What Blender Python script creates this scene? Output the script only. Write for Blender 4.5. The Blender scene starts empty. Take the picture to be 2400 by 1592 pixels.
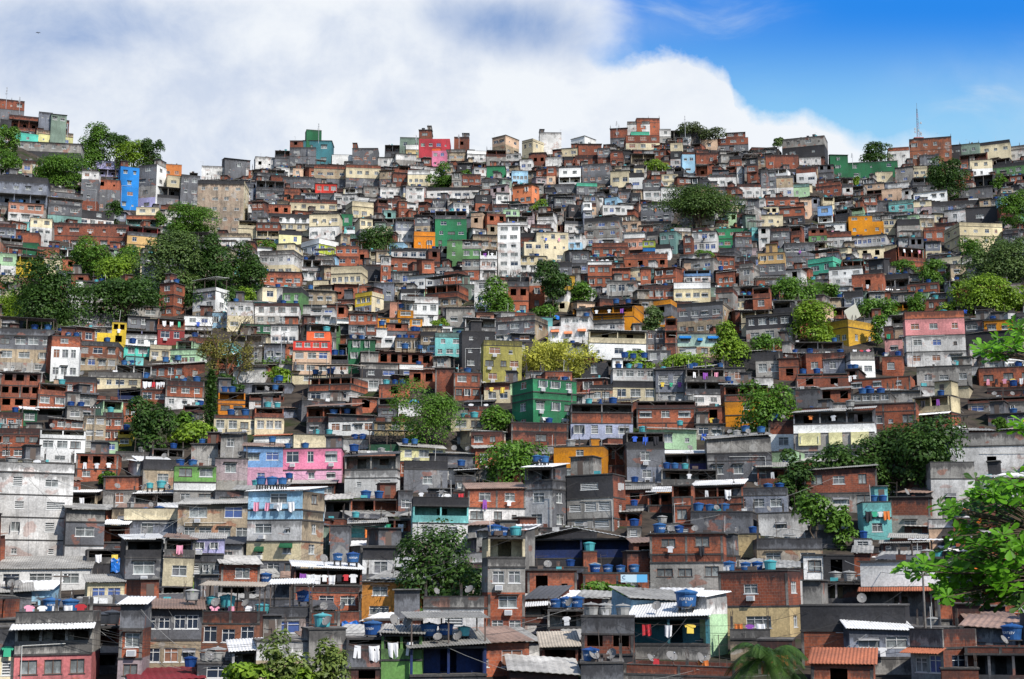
import bpy, math, random, re
import numpy as np
from mathutils import Vector, Matrix
random.seed(7); np.random.seed(7)
scene = bpy.context.scene
COL = scene.collection
# ------------------------------------------------------------------ camera
F = 3400.0; CX, CY = 1200.0, 796.0
T = math.atan((1380-796)/F)
cam_d = bpy.data.cameras.new('camera'); cam = bpy.data.objects.new('camera', cam_d); COL.objects.link(cam)
cam_d.sensor_width = 36; cam_d.lens = 36*F/2400; cam_d.clip_start = .5; cam_d.clip_end = 9000
cam.rotation_euler = (math.pi/2+T, 0, 0); scene.camera = cam
sT, cT = math.sin(T), math.cos(T)
def ray(px, py):                       # pixel -> (u, v) with X = u*Y, Z = v*Y
    b = (CY-py)/F; den = cT-sT*b
    return (px-CX)/F/den, (sT+cT*b)/den
def unray(u, v):
    b = math.tan(math.atan(v)-T); return CX+F*u*(cT-sT*b), CY-F*b
def proj(X, Y, Z): return unray(X/Y, Z/Y)
# ------------------------------------------------------------------ terrain
DT = [(1720,86),(1650,98),(1592,108),(1500,128),(1400,147),(1300,165),(1200,181),(1100,197),(1000,215),(950,225),(900,238),
      (800,268),(700,308),(600,372),(500,420),(400,470),(320,525)]
DY = [p[0] for p in DT][::-1]; DD = [p[1] for p in DT][::-1]
SKY = [(-400,230),(0,250),(60,275),(100,300),(160,330),(200,370),(250,385),(320,395),(380,405),(430,400),(560,385),(640,360),(720,350),(800,360),
       (930,345),(1000,335),(1100,345),(1200,335),(1320,325),(1440,315),(1500,300),(1600,312),(1700,322),(1760,335),(1850,332),(1920,340),(1960,372),
       (2020,380),(2100,372),(2180,355),(2300,350),(2400,355),(2800,360)]
SX = [p[0] for p in SKY]; SYY = [p[1]+34 for p in SKY]
def yridge(px): return float(np.interp(px, SX, SYY))
def dist_at(px, py):
    y = py
    if y < 700:
        yr = yridge(px); y = 700-(700-y)*380/(700-yr)
    return float(np.interp(max(y,320), DY, DD))
def ground_z(X, Y):
    if Y < 98:
        z0 = 98*ray(1200,1650)[1]
        return float(np.interp(Y, [-150,0,26,60,98], [14,-1.9,-9,-14,z0]))
    u = X/Y; Yc = min(Y, 525)
    y = float(np.interp(Yc, DD[::-1], DY[::-1]))
    if y < 700:
        px = CX+F*u*.98
        px = CX+F*u*(cT-sT*(CY-y)/F)
        y = 700-(700-y)*(700-yridge(px))/380
    z = ray(1200, y)[1]*Yc
    if Y > 525: z = max(z-(Y-525)*.5, -30)
    return z
def at(px, py, Y=None):
    u, v = ray(px, py)
    if Y is None: Y = dist_at(px, py)
    return Vector((u*Y, Y, v*Y))
def mpp(P): return (P.y*cT+P.z*sT)/F    # metres per photo pixel at P
# ------------------------------------------------------------------ materials
MATS = {}
def ntree(name):
    m = bpy.data.materials.new(name); m.use_nodes = True
    nt = m.node_tree; nt.nodes.clear()
    out = nt.nodes.new('ShaderNodeOutputMaterial'); b = nt.nodes.new('ShaderNodeBsdfPrincipled')
    nt.links.new(b.outputs[0], out.inputs[0]); return m, nt, b
def N(nt, t, **k):
    n = nt.nodes.new(t)
    for a, v in k.items():
        if a.startswith('i_'): n.inputs[int(a[2:])].default_value = v
        else: setattr(n, a, v)
    return n
def L(nt, a, b): nt.links.new(a, b)
def math_n(nt, op, a, b=None, clamp=False):
    n = nt.nodes.new('ShaderNodeMath'); n.operation = op; n.use_clamp = clamp
    for i, x in enumerate((a, b)):
        if x is None: continue
        if isinstance(x, (int, float)): n.inputs[i].default_value = x
        else: nt.links.new(x, n.inputs[i])
    return n.outputs[0]
def noise(nt, vec, scale, detail=4, rough=.6):
    n = nt.nodes.new('ShaderNodeTexNoise'); n.inputs['Scale'].default_value = scale
    n.inputs['Detail'].default_value = detail; n.inputs['Roughness'].default_value = rough
    nt.links.new(vec, n.inputs['Vector']); return n.outputs['Fac']
def ramp(nt, fac, a, b, va=0., vb=1.):
    n = nt.nodes.new('ShaderNodeMapRange'); n.interpolation_type = 'SMOOTHSTEP'
    n.inputs[1].default_value = a; n.inputs[2].default_value = b; n.inputs[3].default_value = va; n.inputs[4].default_value = vb
    nt.links.new(fac, n.inputs[0]); return n.outputs[0]
def mix(nt, fac, a, b, blend='MIX'):
    n = nt.nodes.new('ShaderNodeMix'); n.data_type = 'RGBA'; n.blend_type = blend
    for sock, x in ((n.inputs[0], fac), (n.inputs[6], a), (n.inputs[7], b)):
        if isinstance(x, (int, float)): sock.default_value = x
        elif isinstance(x, tuple): sock.default_value = x if len(x) == 4 else (*x, 1)
        else: nt.links.new(x, sock)
    return n.outputs[2]
def scaled(nt, vec, s):
    n = nt.nodes.new('ShaderNodeVectorMath'); n.operation = 'MULTIPLY'; n.inputs[1].default_value = s
    nt.links.new(vec, n.inputs[0]); return n.outputs[0]
def stains(nt, base, grime, pos, uv, patch=0.):
    """patchy weathering, vertical run marks and black mould below wall tops"""
    hv = ramp(nt, noise(nt, pos, .11, 2), .36, .64, .72, 1.14)
    grime *= .8; cmb = nt.nodes.new('ShaderNodeCombineXYZ')
    for i in range(3): L(nt, hv, cmb.inputs[i])
    c = mix(nt, 1., base, cmb.outputs[0], 'MULTIPLY')
    if patch:
        pt = ramp(nt, noise(nt, scaled(nt, pos, (1.,1.,1.6)), .42, 3, .5), .60, .635)
        c = mix(nt, math_n(nt, 'MULTIPLY', pt, patch), c, (.34,.105,.05))
        p2 = ramp(nt, noise(nt, scaled(nt, pos, (1.,1.,1.3)), .36, 2, .5), .63, .65)
        c = mix(nt, math_n(nt, 'MULTIPLY', p2, .5), c, (.42,.41,.39))
    blot = ramp(nt, noise(nt, pos, .38, 8, .7), .44, .62)
    c = mix(nt, math_n(nt, 'MULTIPLY', blot, .55*grime), c, (.06,.055,.052))
    st = ramp(nt, noise(nt, scaled(nt, pos, (1.5,1.5,.14)), 1.0, 6, .75), .50, .62)
    c = mix(nt, math_n(nt, 'MULTIPLY', st, .55*grime), c, (.045,.042,.042))
    sep = nt.nodes.new('ShaderNodeSeparateXYZ'); L(nt, uv, sep.inputs[0])
    top = ramp(nt, sep.outputs[1], -1.7, 0.)
    run = ramp(nt, math_n(nt, 'ADD', math_n(nt, 'MULTIPLY', top, .40), noise(nt, scaled(nt, pos, (1.9,1.9,.5)), .8, 6, .75)), .66, .82)
    c = mix(nt, math_n(nt, 'MULTIPLY', run, min(.94, 1.1*grime)), c, (.022,.022,.025))
    fine = noise(nt, pos, 5., 4, .7)
    return mix(nt, .5, c, mix(nt, ramp(nt, fine, .3, .7), (.35,.35,.35), (1.,1.,1.)), 'MULTIPLY')
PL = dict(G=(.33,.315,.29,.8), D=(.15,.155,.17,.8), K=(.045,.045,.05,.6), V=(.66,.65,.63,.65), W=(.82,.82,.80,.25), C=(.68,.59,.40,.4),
  T=(.40,.32,.22,.85), slate=(.23,.25,.30,.85), cream=(.70,.60,.38,.4), mauve=(.40,.32,.33,.6), rose=(.55,.17,.17,.8), lilac=(.45,.43,.68,.4),
  lime=(.42,.50,.06,.5), leaf=(.16,.34,.09,.6), mint=(.42,.62,.38,.45), rust=(.30,.115,.065,1.), amber=(.52,.22,.045,.45), navy=(.02,.04,.14,.4), teal=(.05,.17,.2,.4),
  sand=(.55,.42,.22,.5), pink=(.68,.21,.33,.4), pinks=(.66,.27,.27,.4), orchid=(.62,.33,.45,.4), sky=(.19,.36,.64,.45), azure=(.36,.60,.78,.4), butter=(.80,.75,.40,.3),
  aqua=(.22,.60,.58,.4), ochre=(.62,.24,.012,.35), lav=(.46,.50,.66,.3), indigo=(.10,.09,.28,.5), dgreen=(.025,.13,.06,.4), green=(.035,.22,.10,.4),
  moss=(.12,.26,.10,.5), olive=(.40,.36,.10,.75), coral=(.82,.14,.05,.2), red=(.65,.055,.04,.25), peach=(.66,.46,.32,.4), turq=(.12,.60,.48,.3),
  lemon=(.62,.60,.28,.5), yellow=(.74,.52,.05,.35), maroon=(.22,.035,.035,.4), orange=(.72,.24,.02,.25), tealg=(.20,.36,.33,.6), celadon=(.40,.55,.48,.5),
  mustard=(.52,.30,.035,.45), rosep=(.68,.34,.32,.45), rosebrick=(.52,.25,.17,.5), apricot=(.62,.40,.17,.4), salmon=(.72,.24,.11,.3), turqm=(.10,.50,.33,.3),
  blue=(.02,.20,.56,.2), tang=(.70,.24,.07,.3), stain=(.47,.37,.28,.95), crimson=(.42,.045,.06,.5), sage=(.20,.27,.22,.5), glass=(.30,.33,.33,.6))
ROOF = dict(D=(.09,.09,.095,.4), w=(.80,.80,.79,.25), g=(.40,.39,.36,.8), d=(.09,.09,.095,.4), r=(.33,.22,.17,.8), m=(.25,.03,.04,.4), T=(.52,.45,.36,.6), V=(.55,.53,.49,.7))
def plaster(name, col, grime, rough=.9, patch=0.):
    m, nt, b = ntree(name)
    g = nt.nodes.new('ShaderNodeNewGeometry'); uv = nt.nodes.new('ShaderNodeUVMap')
    L(nt, stains(nt, (*col, 1), grime, g.outputs['Position'], uv.outputs[0], patch), b.inputs['Base Color'])
    b.inputs['Roughness'].default_value = rough; b.inputs['Specular IOR Level'].default_value = .2
    bp = nt.nodes.new('ShaderNodeBump'); bp.inputs['Strength'].default_value = .35; bp.inputs['Distance'].default_value = .06
    L(nt, noise(nt, g.outputs['Position'], 1.6, 4), bp.inputs['Height']); L(nt, bp.outputs[0], b.inputs['Normal'])
    return m
def brick(name, c1, c2, grime):
    m, nt, b = ntree(name)
    g = nt.nodes.new('ShaderNodeNewGeometry'); uv = nt.nodes.new('ShaderNodeUVMap')
    t = nt.nodes.new('ShaderNodeTexBrick'); L(nt, uv.outputs[0], t.inputs['Vector'])
    t.inputs['Color1'].default_value = (*c1,1); t.inputs['Color2'].default_value = (*c2,1); t.inputs['Mortar'].default_value = (.22,.17,.14,1)
    t.inputs['Scale'].default_value = 1; t.inputs['Mortar Size'].default_value = .012; t.inputs['Brick Width'].default_value = .42
    t.inputs['Row Height'].default_value = .25; t.inputs['Bias'].default_value = -.1
    v = ramp(nt, noise(nt, g.outputs['Position'], .18, 3), .35, .65)
    c = mix(nt, v, t.outputs[0], mix(nt, .5, t.outputs[0], (c1[0]*1.25, c1[1]*1.5, c1[2]*1.6)), 'MIX')
    L(nt, stains(nt, c, grime, g.outputs['Position'], uv.outputs[0]), b.inputs['Base Color'])
    b.inputs['Roughness'].default_value = .92; b.inputs['Specular IOR Level'].default_value = .15
    return m
def simple(name, col, rough=.6, spec=.4, metal=0., var=0.):
    m, nt, b = ntree(name)
    b.inputs['Roughness'].default_value = rough; b.inputs['Specular IOR Level'].default_value = spec; b.inputs['Metallic'].default_value = metal
    if var:
        g = nt.nodes.new('ShaderNodeNewGeometry')
        f = ramp(nt, noise(nt, g.outputs['Position'], 1.4, 5), .35, .7)
        L(nt, mix(nt, f, (*col,1), tuple(x*(1-var) for x in col)), b.inputs['Base Color'])
    else: b.inputs['Base Color'].default_value = (*col,1)
    return m
def leafmat(name, col, var=.6, trans=.25):
    m, nt, b = ntree(name)
    g = nt.nodes.new('ShaderNodeNewGeometry')
    big = ramp(nt, noise(nt, g.outputs['Position'], .45, 3), .35, .65)
    r = math_n(nt, 'ADD', math_n(nt, 'MULTIPLY', g.outputs['Random Per Island'], .6), math_n(nt, 'MULTIPLY', big, .4))
    hi = (min(1,col[0]*1.75+.012), min(1,col[1]*1.55+.012), col[2]*1.2); lo = tuple(x*(1-var) for x in col)
    c = mix(nt, r, lo, hi)
    L(nt, c, b.inputs['Base Color']); b.inputs['Roughness'].default_value = .5; b.inputs['Specular IOR Level'].default_value = .2
    tr = nt.nodes.new('ShaderNodeBsdfTranslucent'); L(nt, mix(nt, .5, c, (col[0]*2,col[1]*2,col[2]), 'MIX'), tr.inputs[0])
    ms = nt.nodes.new('ShaderNodeMixShader'); ms.inputs[0].default_value = trans
    out = [n for n in nt.nodes if n.type == 'OUTPUT_MATERIAL'][0]
    L(nt, b.outputs[0], ms.inputs[1]); L(nt, tr.outputs[0], ms.inputs[2]); L(nt, ms.outputs[0], out.inputs[0])
    return m
def M(k):
    if k in MATS: return MATS[k]
    if k == 'R': m = brick('brick', (.39,.105,.05), (.24,.062,.034), .7)
    elif k == 'r': m = brick('stained_brick', (.25,.065,.034), (.14,.04,.025), .9)
    elif k in PL: m = plaster('plaster_'+k, PL[k][:3], PL[k][3], .9, dict(G=.55,D=.5,T=.6,rust=.8,V=.35,rose=.5,stain=.2).get(k, 0.))
    elif k.startswith('roof_'): c = ROOF[k[5:]]; m = plaster(k, c[:3], c[3], .6)
    elif k == 'clay': m = plaster('clay_tile', (.38,.13,.07), .4)
    elif k == 'conc': m = plaster('concrete_slab', (.24,.225,.205), .9)
    elif k == 'frame': m = simple('window_frame', (.56,.56,.55), .45)
    elif k == 'shut': m = simple('window_shutter', (.22,.10,.06), .7, var=.4)
    elif k == 'frame2': m = simple('window_frame_wood', (.13,.075,.05), .6)
    elif k == 'glass': m = simple('window_glass', (.010,.012,.016), .15, .35)
    elif k == 'glassb': m = simple('window_glass_blue', (.02,.028,.045), .15, .4)
    elif k == 'curt': m = simple('window_curtain', (.17,.17,.18), .3, .4, var=.6)
    elif k == 'curtb': m = simple('window_curtain_blue', (.06,.10,.26), .4, .4, var=.3)
    elif k == 'metal': m = simple('grey_metal', (.30,.31,.33), .5, .4)
    elif k == 'rod': m = simple('rusty_rod', (.09,.07,.06), .8, .2)
    elif k == 'pipe': m = simple('white_pipe', (.5,.5,.48), .6)
    elif k == 'bark': m = simple('bark', (.10,.075,.055), .9, .1, var=.5)
    elif k == 'tankb':
        m, nt, b = ntree('blue_tank_plastic'); oi = nt.nodes.new('ShaderNodeObjectInfo'); g = nt.nodes.new('ShaderNodeNewGeometry')
        f = ramp(nt, noise(nt, g.outputs['Position'], 1.4, 5), .35, .7, 1., .6); c = mix(nt, oi.outputs['Random'], (.008,.05,.20), (.035,.13,.30))
        cm = nt.nodes.new('ShaderNodeVectorMath'); cm.operation = 'SCALE'; L(nt, c, cm.inputs[0]); L(nt, f, cm.inputs['Scale']); L(nt, cm.outputs[0], b.inputs['Base Color']); b.inputs['Roughness'].default_value = .55; b.inputs['Specular IOR Level'].default_value = .3
    elif k == 'tanka': m = simple('aqua_tank_plastic', (.07,.33,.36), .45, .4, var=.3)
    elif k == 'tankg': m = simple('grey_fibre_cement', (.30,.30,.29), .85, .2, var=.5)
    elif k == 'tankk': m = simple('dark_tank_plastic', (.035,.04,.05), .5, .4, var=.3)
    elif k == 'white': m = simple('white_paint', (.78,.78,.77), .6, .3)
    elif k == 'tarp': m = simple('blue_tarp', (.02,.16,.55), .4, .4, var=.4)
    elif k == 'soil':
        m, nt, b = ntree('hillside_ground'); g = nt.nodes.new('ShaderNodeNewGeometry')
        a = ramp(nt, noise(nt, g.outputs['Position'], .07, 6), .52, .66); c2 = ramp(nt, noise(nt, g.outputs['Position'], .5, 5), .4, .65)
        L(nt, mix(nt, a, mix(nt, c2, (.06,.05,.042), (.03,.027,.025)), mix(nt, c2, (.02,.034,.012), (.035,.05,.018))), b.inputs['Base Color'])
        b.inputs['Roughness'].default_value = 1; b.inputs['Specular IOR Level'].default_value = 0
    elif k.startswith('cl_'):
        c = CLO[k[3:]]; m = simple('cloth_'+k[3:], c, .85, .1, var=.15)
    MATS[k] = m; return m
CLO = dict(white=(.66,.66,.67), red=(.45,.04,.05), blue=(.05,.12,.5), purple=(.25,.08,.35), orange=(.6,.18,.05), pink=(.7,.3,.4), black=(.03,.03,.035), yellow=(.75,.55,.1), green=(.05,.35,.2))
# ------------------------------------------------------------------ mesh building
class MB:
    def __init__(s): s.v = []; s.f = []; s.m = []; s.uv = []; s.mats = []; s.X = None
    def mi(s, k):
        if k not in s.mats: s.mats.append(k)
        return s.mats.index(k)
    def face(s, pts, k, zt=0., uvs=None):
        pts = [Vector(p) for p in pts]
        n = len(s.v); X = s.X
        s.v.extend([tuple(X @ p) for p in pts] if X is not None else [tuple(p) for p in pts])
        s.f.append(tuple(range(n, n+len(pts)))); s.m.append(s.mi(k))
        s.uv.extend(uvs if uvs else [(p.x+p.y, p.z-zt) for p in pts])
    def box(s, x0, x1, y0, y1, z0, z1, k, zt=None, skip=''):
        if zt is None: zt = z1
        P = lambda a, b, c: (a, b, c)
        if 'f' not in skip: s.face([P(x0,y0,z0),P(x1,y0,z0),P(x1,y0,z1),P(x0,y0,z1)], k, zt)
        if 'b' not in skip: s.face([P(x1,y1,z0),P(x0,y1,z0),P(x0,y1,z1),P(x1,y1,z1)], k, zt)
        if 'l' not in skip: s.face([P(x0,y1,z0),P(x0,y0,z0),P(x0,y0,z1),P(x0,y1,z1)], k, zt)
        if 'r' not in skip: s.face([P(x1,y0,z0),P(x1,y1,z0),P(x1,y1,z1),P(x1,y0,z1)], k, zt)
        if 't' not in skip: s.face([P(x0,y0,z1),P(x1,y0,z1),P(x1,y1,z1),P(x0,y1,z1)], k, zt, [(0,-.8)]*4)
        if 'd' not in skip: s.face([P(x0,y1,z0),P(x1,y1,z0),P(x1,y0,z0),P(x0,y0,z0)], k, zt, [(0,-.8)]*4)
    def bar(s, a, b, r, k, n=4, r2=None):
        a, b = Vector(a), Vector(b); d = (b-a)
        if d.length < 1e-6: return
        d.normalize(); q = d.to_track_quat('Z', 'Y'); r2 = r if r2 is None else r2
        A = [a+q @ Vector((r*math.cos(t), r*math.sin(t), 0)) for t in [2*math.pi*(i+.5)/n for i in range(n)]]
        B = [b+q @ Vector((r2*math.cos(t), r2*math.sin(t), 0)) for t in [2*math.pi*(i+.5)/n for i in range(n)]]
        for i in range(n):
            j = (i+1) % n; s.face([A[i],A[j],B[j],B[i]], k, uvs=[(0,-2)]*4)
        s.face(A[::-1], k, uvs=[(0,-2)]*n); s.face(B, k, uvs=[(0,-2)]*n)
    def lathe(s, prof, k, n=14, c=(0,0,0)):
        R = [[Vector((c[0]+r*math.cos(2*math.pi*i/n), c[1]+r*math.sin(2*math.pi*i/n), c[2]+z)) for i in range(n)] for r, z in prof]
        for a, b in zip(R, R[1:]):
            for i in range(n):
                j = (i+1) % n; s.face([a[i],a[j],b[j],b[i]], k, uvs=[(0,-2)]*4)
        s.face(R[0][::-1], k, uvs=[(0,-2)]*n); s.face(R[-1], k, uvs=[(0,-2)]*n)
    def mesh(s, name):
        me = bpy.data.meshes.new(name); me.from_pydata(s.v, [], s.f)
        for k in s.mats: me.materials.append(M(k))
        me.polygons.foreach_set('material_index', s.m)
        u = me.uv_layers.new(name='UVMap'); u.data.foreach_set('uv', np.array(s.uv, dtype=np.float32).ravel())
        me.update(); return me
    def build(s, name, parent=None, mat=None):
        return link(name, s.mesh(name), parent, mat)
def link(name, me, parent=None, mat=None):
    o = bpy.data.objects.new(name, me); COL.objects.link(o)
    if mat is not None: o.matrix_basis = mat
    if parent is not None: o.parent = parent
    return o
LABELS = {}
def tag(o, label=None, cat=None, group=None, kind=None):
    if kind: o['kind'] = kind
    if label:
        o['label'] = label
        LABELS.setdefault(label, []).append(o)
    if cat: o['category'] = cat
    if group: o['group'] = group
    return o
def empty(name, P, rz=0):
    o = bpy.data.objects.new(name, None); COL.objects.link(o); o.location = P; o.rotation_euler = (0,0,rz); o.empty_display_size = .3
    return o
# ------------------------------------------------------------------ windows
WINS = {}
def win_geo(mb, st, w, h, which='all'):
    """glass/curtain panes and frame, x centred, z up, y=0 outer face"""
    fr = {'d':'frame2'}.get(st, 'frame'); t = .04
    if which in ('all','pane'):
        if st == 'l': mb.box(-w/2+.01, w/2-.01, .08, .10, .01, h-.01, 'glass', skip='lrtdb')
        else:
            gl = dict(c='curt', b='curtb', g='glassb', s='shut').get(st, 'glass')
            if st == 'c':
                mb.box(-w/2+.01, 0, .05, .07, .01, h*.7, gl, skip='lrtdb'); mb.box(0, w/2-.01, .05, .07, .01, h*.7, 'glass', skip='lrtdb')
                mb.box(-w/2+.01, w/2-.01, .05, .07, h*.7, h-.01, 'glass', skip='lrtdb')
            else: mb.box(-w/2+.01, w/2-.01, .05, .07, .01, h-.01, gl, skip='lrtdb')
    if which in ('all','frame'):
        for x0, x1, z0, z1 in ((-w/2,w/2,0,t),(-w/2,w/2,h-t,h),(-w/2,-w/2+t,t,h-t),(w/2-t,w/2,t,h-t)): mb.box(x0,x1,-.02,.05,z0,z1,fr,skip='b')
        if st == 'l':
            n = max(3, int(h/.2))
            for i in range(1, n): mb.box(-w/2+t, w/2-t, .0, .06, h*i/n-.035, h*i/n+.035, fr, skip='blr')
        else:
            zt = h*.70
            if st == 'v':        # transom lights tilted open
                mb.face([(-w/2+t,-.26,zt+.02),(w/2-t,-.26,zt+.02),(w/2-t,-.01,h-t),(-w/2+t,-.01,h-t)], 'curt', uvs=[(0,-2)]*4); mb.box(-w/2+t, w/2-t, -.29, -.25, zt-.0, zt+.045, fr)
            if st == 'e': mb.box(-w/2-.18, w/2+.18, -.38, .0, h+.10, h+.17, 'conc', skip='b')
            if st == 'n': mb.box(-w/2-.02, -w/2+.03, -.5, -.02, .02, h-.02, fr); mb.box(w/2-.03, w/2+.02, -.5, -.02, .02, h-.02, fr)
            if st not in 'dn': mb.box(-w/2+t, w/2-t, -.01, .05, zt-.02, zt+.02, fr, skip='blr')
            for i in range(1, max(2, int(round(w/.85)))):
                x = -w/2+w*i/max(2, int(round(w/.85))); mb.box(x-.022, x+.022, -.01, .05, t, h-t, fr, skip='b')
        mb.box(-w/2-.08, w/2+.08, -.10, .02, -.07, 0, 'frame' if st != 'd' else 'conc', skip='')
def win_mesh(st, w, h, which):
    w = round(w*5)/5; h = round(h*5)/5; k = (st, w, h, which)
    if k not in WINS:
        mb = MB(); win_geo(mb, st, w, h, which); WINS[k] = mb.mesh('window' if which != 'frame' else 'frame')
    return WINS[k]
# ------------------------------------------------------------------ sinks: individual houses or one merged mass
class Own:
    def __init__(s, root, near): s.root = root; s.near = near; s.parts = []
    def part(s, name, parent=None): mb = MB(); s.parts.append((name, mb, parent)); return mb
    def window(s, st, w, h, mat):
        o = link('window', win_mesh(st, w, h, 'pane' if s.near else 'all'), s.root, mat)
        if s.near: link('frame', win_mesh(st, w, h, 'frame'), o)
    def done(s):
        for name, mb, _ in s.parts:
            if mb.f: mb.build(name, s.root)
MASS = MB()
class Merged:
    def __init__(s, mat): s.mat = mat; s.ms = []
    def part(s, name, parent=None): MASS.X = s.mat; return MASS
    def window(s, st, w, h, mat):
        MASS.X = s.mat @ mat; win_geo(MASS, st, w, h); MASS.X = s.mat
    def done(s): MASS.X = None
# ------------------------------------------------------------------ house parts
def facade(mb, w0, w1, z0, z1, holes, k, Mx, depth=.18, zu=None):
    """front wall in the plane y=0 (Mx places it) with real openings"""
    old = mb.X; mb.X = Mx if old is None else old @ Mx
    us = sorted({w0, w1, *[h[0] for h in holes], *[h[1] for h in holes]}); vs = sorted({z0, z1, *[h[2] for h in holes], *[h[3] for h in holes]})
    for a, b in zip(us, us[1:]):
        for c, d in zip(vs, vs[1:]):
            um, vm = (a+b)/2, (c+d)/2
            if any(h[0] < um < h[1] and h[2] < vm < h[3] for h in holes): continue
            mb.face([(a,0,c),(b,0,c),(b,0,d),(a,0,d)], k, z1 if zu is None else zu)
    for a, b, c, d in holes:
        z = [(0,-2)]*4
        mb.face([(a,0,c),(a,depth,c),(a,depth,d),(a,0,d)], k, uvs=z); mb.face([(b,depth,c),(b,0,c),(b,0,d),(b,depth,d)], k, uvs=z)
        mb.face([(a,0,c),(b,0,c),(b,depth,c),(a,depth,c)], k, uvs=z); mb.face([(a,depth,d),(b,depth,d),(b,0,d),(a,0,d)], k, uvs=z)
    mb.X = old
def win_style(k, rnd):
    if getattr(rnd, 'habit', None) and rnd.random() < .6: return rnd.habit
    if k in ('R','r','rust'): return rnd.choice('aaagclddsdven')
    if k == 'C' or k == 'stain': return rnd.choice('aaaddgc')
    return rnd.choice('aaaaagclbddsvveen')
def layout(n, a, b, z0, h, rnd, st, small=False):
    """window rectangles for one storey"""
    out = []
    if n == 0: return out
    seg = (b-a)/n
    for i in range(n):
        ww = min(seg*.7, rnd.wf*rnd.choice((.9,1.25,1.35,1.8))); hh = min(h*.48, rnd.hf*rnd.choice((.9,1.1,1.1)))
        if st == 'x': ww = min(seg*.62, 1.3); hh = min(h*.5, 1.4)
        if n >= 2 and seg > 2.2 and rnd.random() < .15: ww, hh = .6, .6
        ww = max(.4, round(ww*5)/5); hh = max(.4, round(hh*5)/5)
        c = a+seg*(i+.5)+rnd.uniform(-.1,.1)*seg*.8
        zb = z0+h*.36
        if zb+hh > z0+h-.12: zb = z0+h-.12-hh
        out.append((c-ww/2, c+ww/2, zb, zb+hh))
    return out
TOK = re.compile(r'^([wobp])(\d*)([xl]?)\.([A-Za-z]+)(?:/([\d.]+))?(?:/([\d.]*)-([\d.]*))?$')
TOK2 = re.compile(r'^([wobp])(\d*)([xl]?)\.?([A-Za-z]+)(?:/([\d.]+))?(?:/([\d.]*)-([\d.]*))?$')
WT = dict(w=2.7, o=2.4, b=2.7, p=1.0)
def parse_bands(s):
    out = []
    for t in s.split():
        m = re.match(r'^([wobp])(\d*)([xl]?)\.([A-Za-z]+)(?:/([\d.]+))?(?:/([\d.]*)-([\d.]*))?$', t)
        if not m: m = re.match(r'^([wobp])(\d*)()([A-Za-z]+)(?:/([\d.]+))?(?:/([\d.]*)-([\d.]*))?$', t)
        assert m, t
        ty, n, st, mat, wt, f0, f1 = m.groups()
        out.append((ty, int(n) if n else (1 if ty in 'wo' else 0), st, mat, float(wt) if wt else WT[ty], float(f0) if f0 else 0., float(f1) if f1 else 1.))
    return out
RY = {'f': Matrix.Identity(4)}
def side_mx(w, d, right):
    if right: return Matrix.Translation((w/2, 0, 0)) @ Matrix.Rotation(math.pi/2, 4, 'Z')      # u runs into the hill
    return Matrix.Translation((-w/2, d, 0)) @ Matrix.Rotation(-math.pi/2, 4, 'Z')
def sheet(mb, w, dep, k, pitch, T4, corr=True):
    """corrugated sheet, thickness 4 cm, local x wide, y deep, placed by T4"""
    old = mb.X; mb.X = T4 if old is None else old @ T4
    n = max(2, int(w/pitch)*2) if corr else 1
    n = min(n, 80)
    for i in range(n):
        a, b = -w/2+w*i/n, -w/2+w*(i+1)/n; za, zb = (.05*(i % 2), .05*((i+1) % 2)) if corr else (0, 0)
        z = [(a,-2)]*4
        mb.face([(a,0,za),(b,0,zb),(b,dep,zb),(a,dep,za)], k, uvs=z); mb.face([(a,dep,za-.04),(b,dep,zb-.04),(b,0,zb-.04),(a,0,za-.04)], k, uvs=z)
        mb.face([(a,0,za-.04),(b,0,zb-.04),(b,0,zb),(a,0,za)], k, uvs=z); mb.face([(b,dep,zb-.04),(a,dep,za-.04),(a,dep,za),(b,dep,zb)], k, uvs=z)
    for x in (-w/2, w/2):
        mb.face([(x,0,-.04),(x,dep,-.04),(x,dep,0.),(x,0,0.)], k, uvs=[(0,-2)]*4)
    mb.X = old
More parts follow.
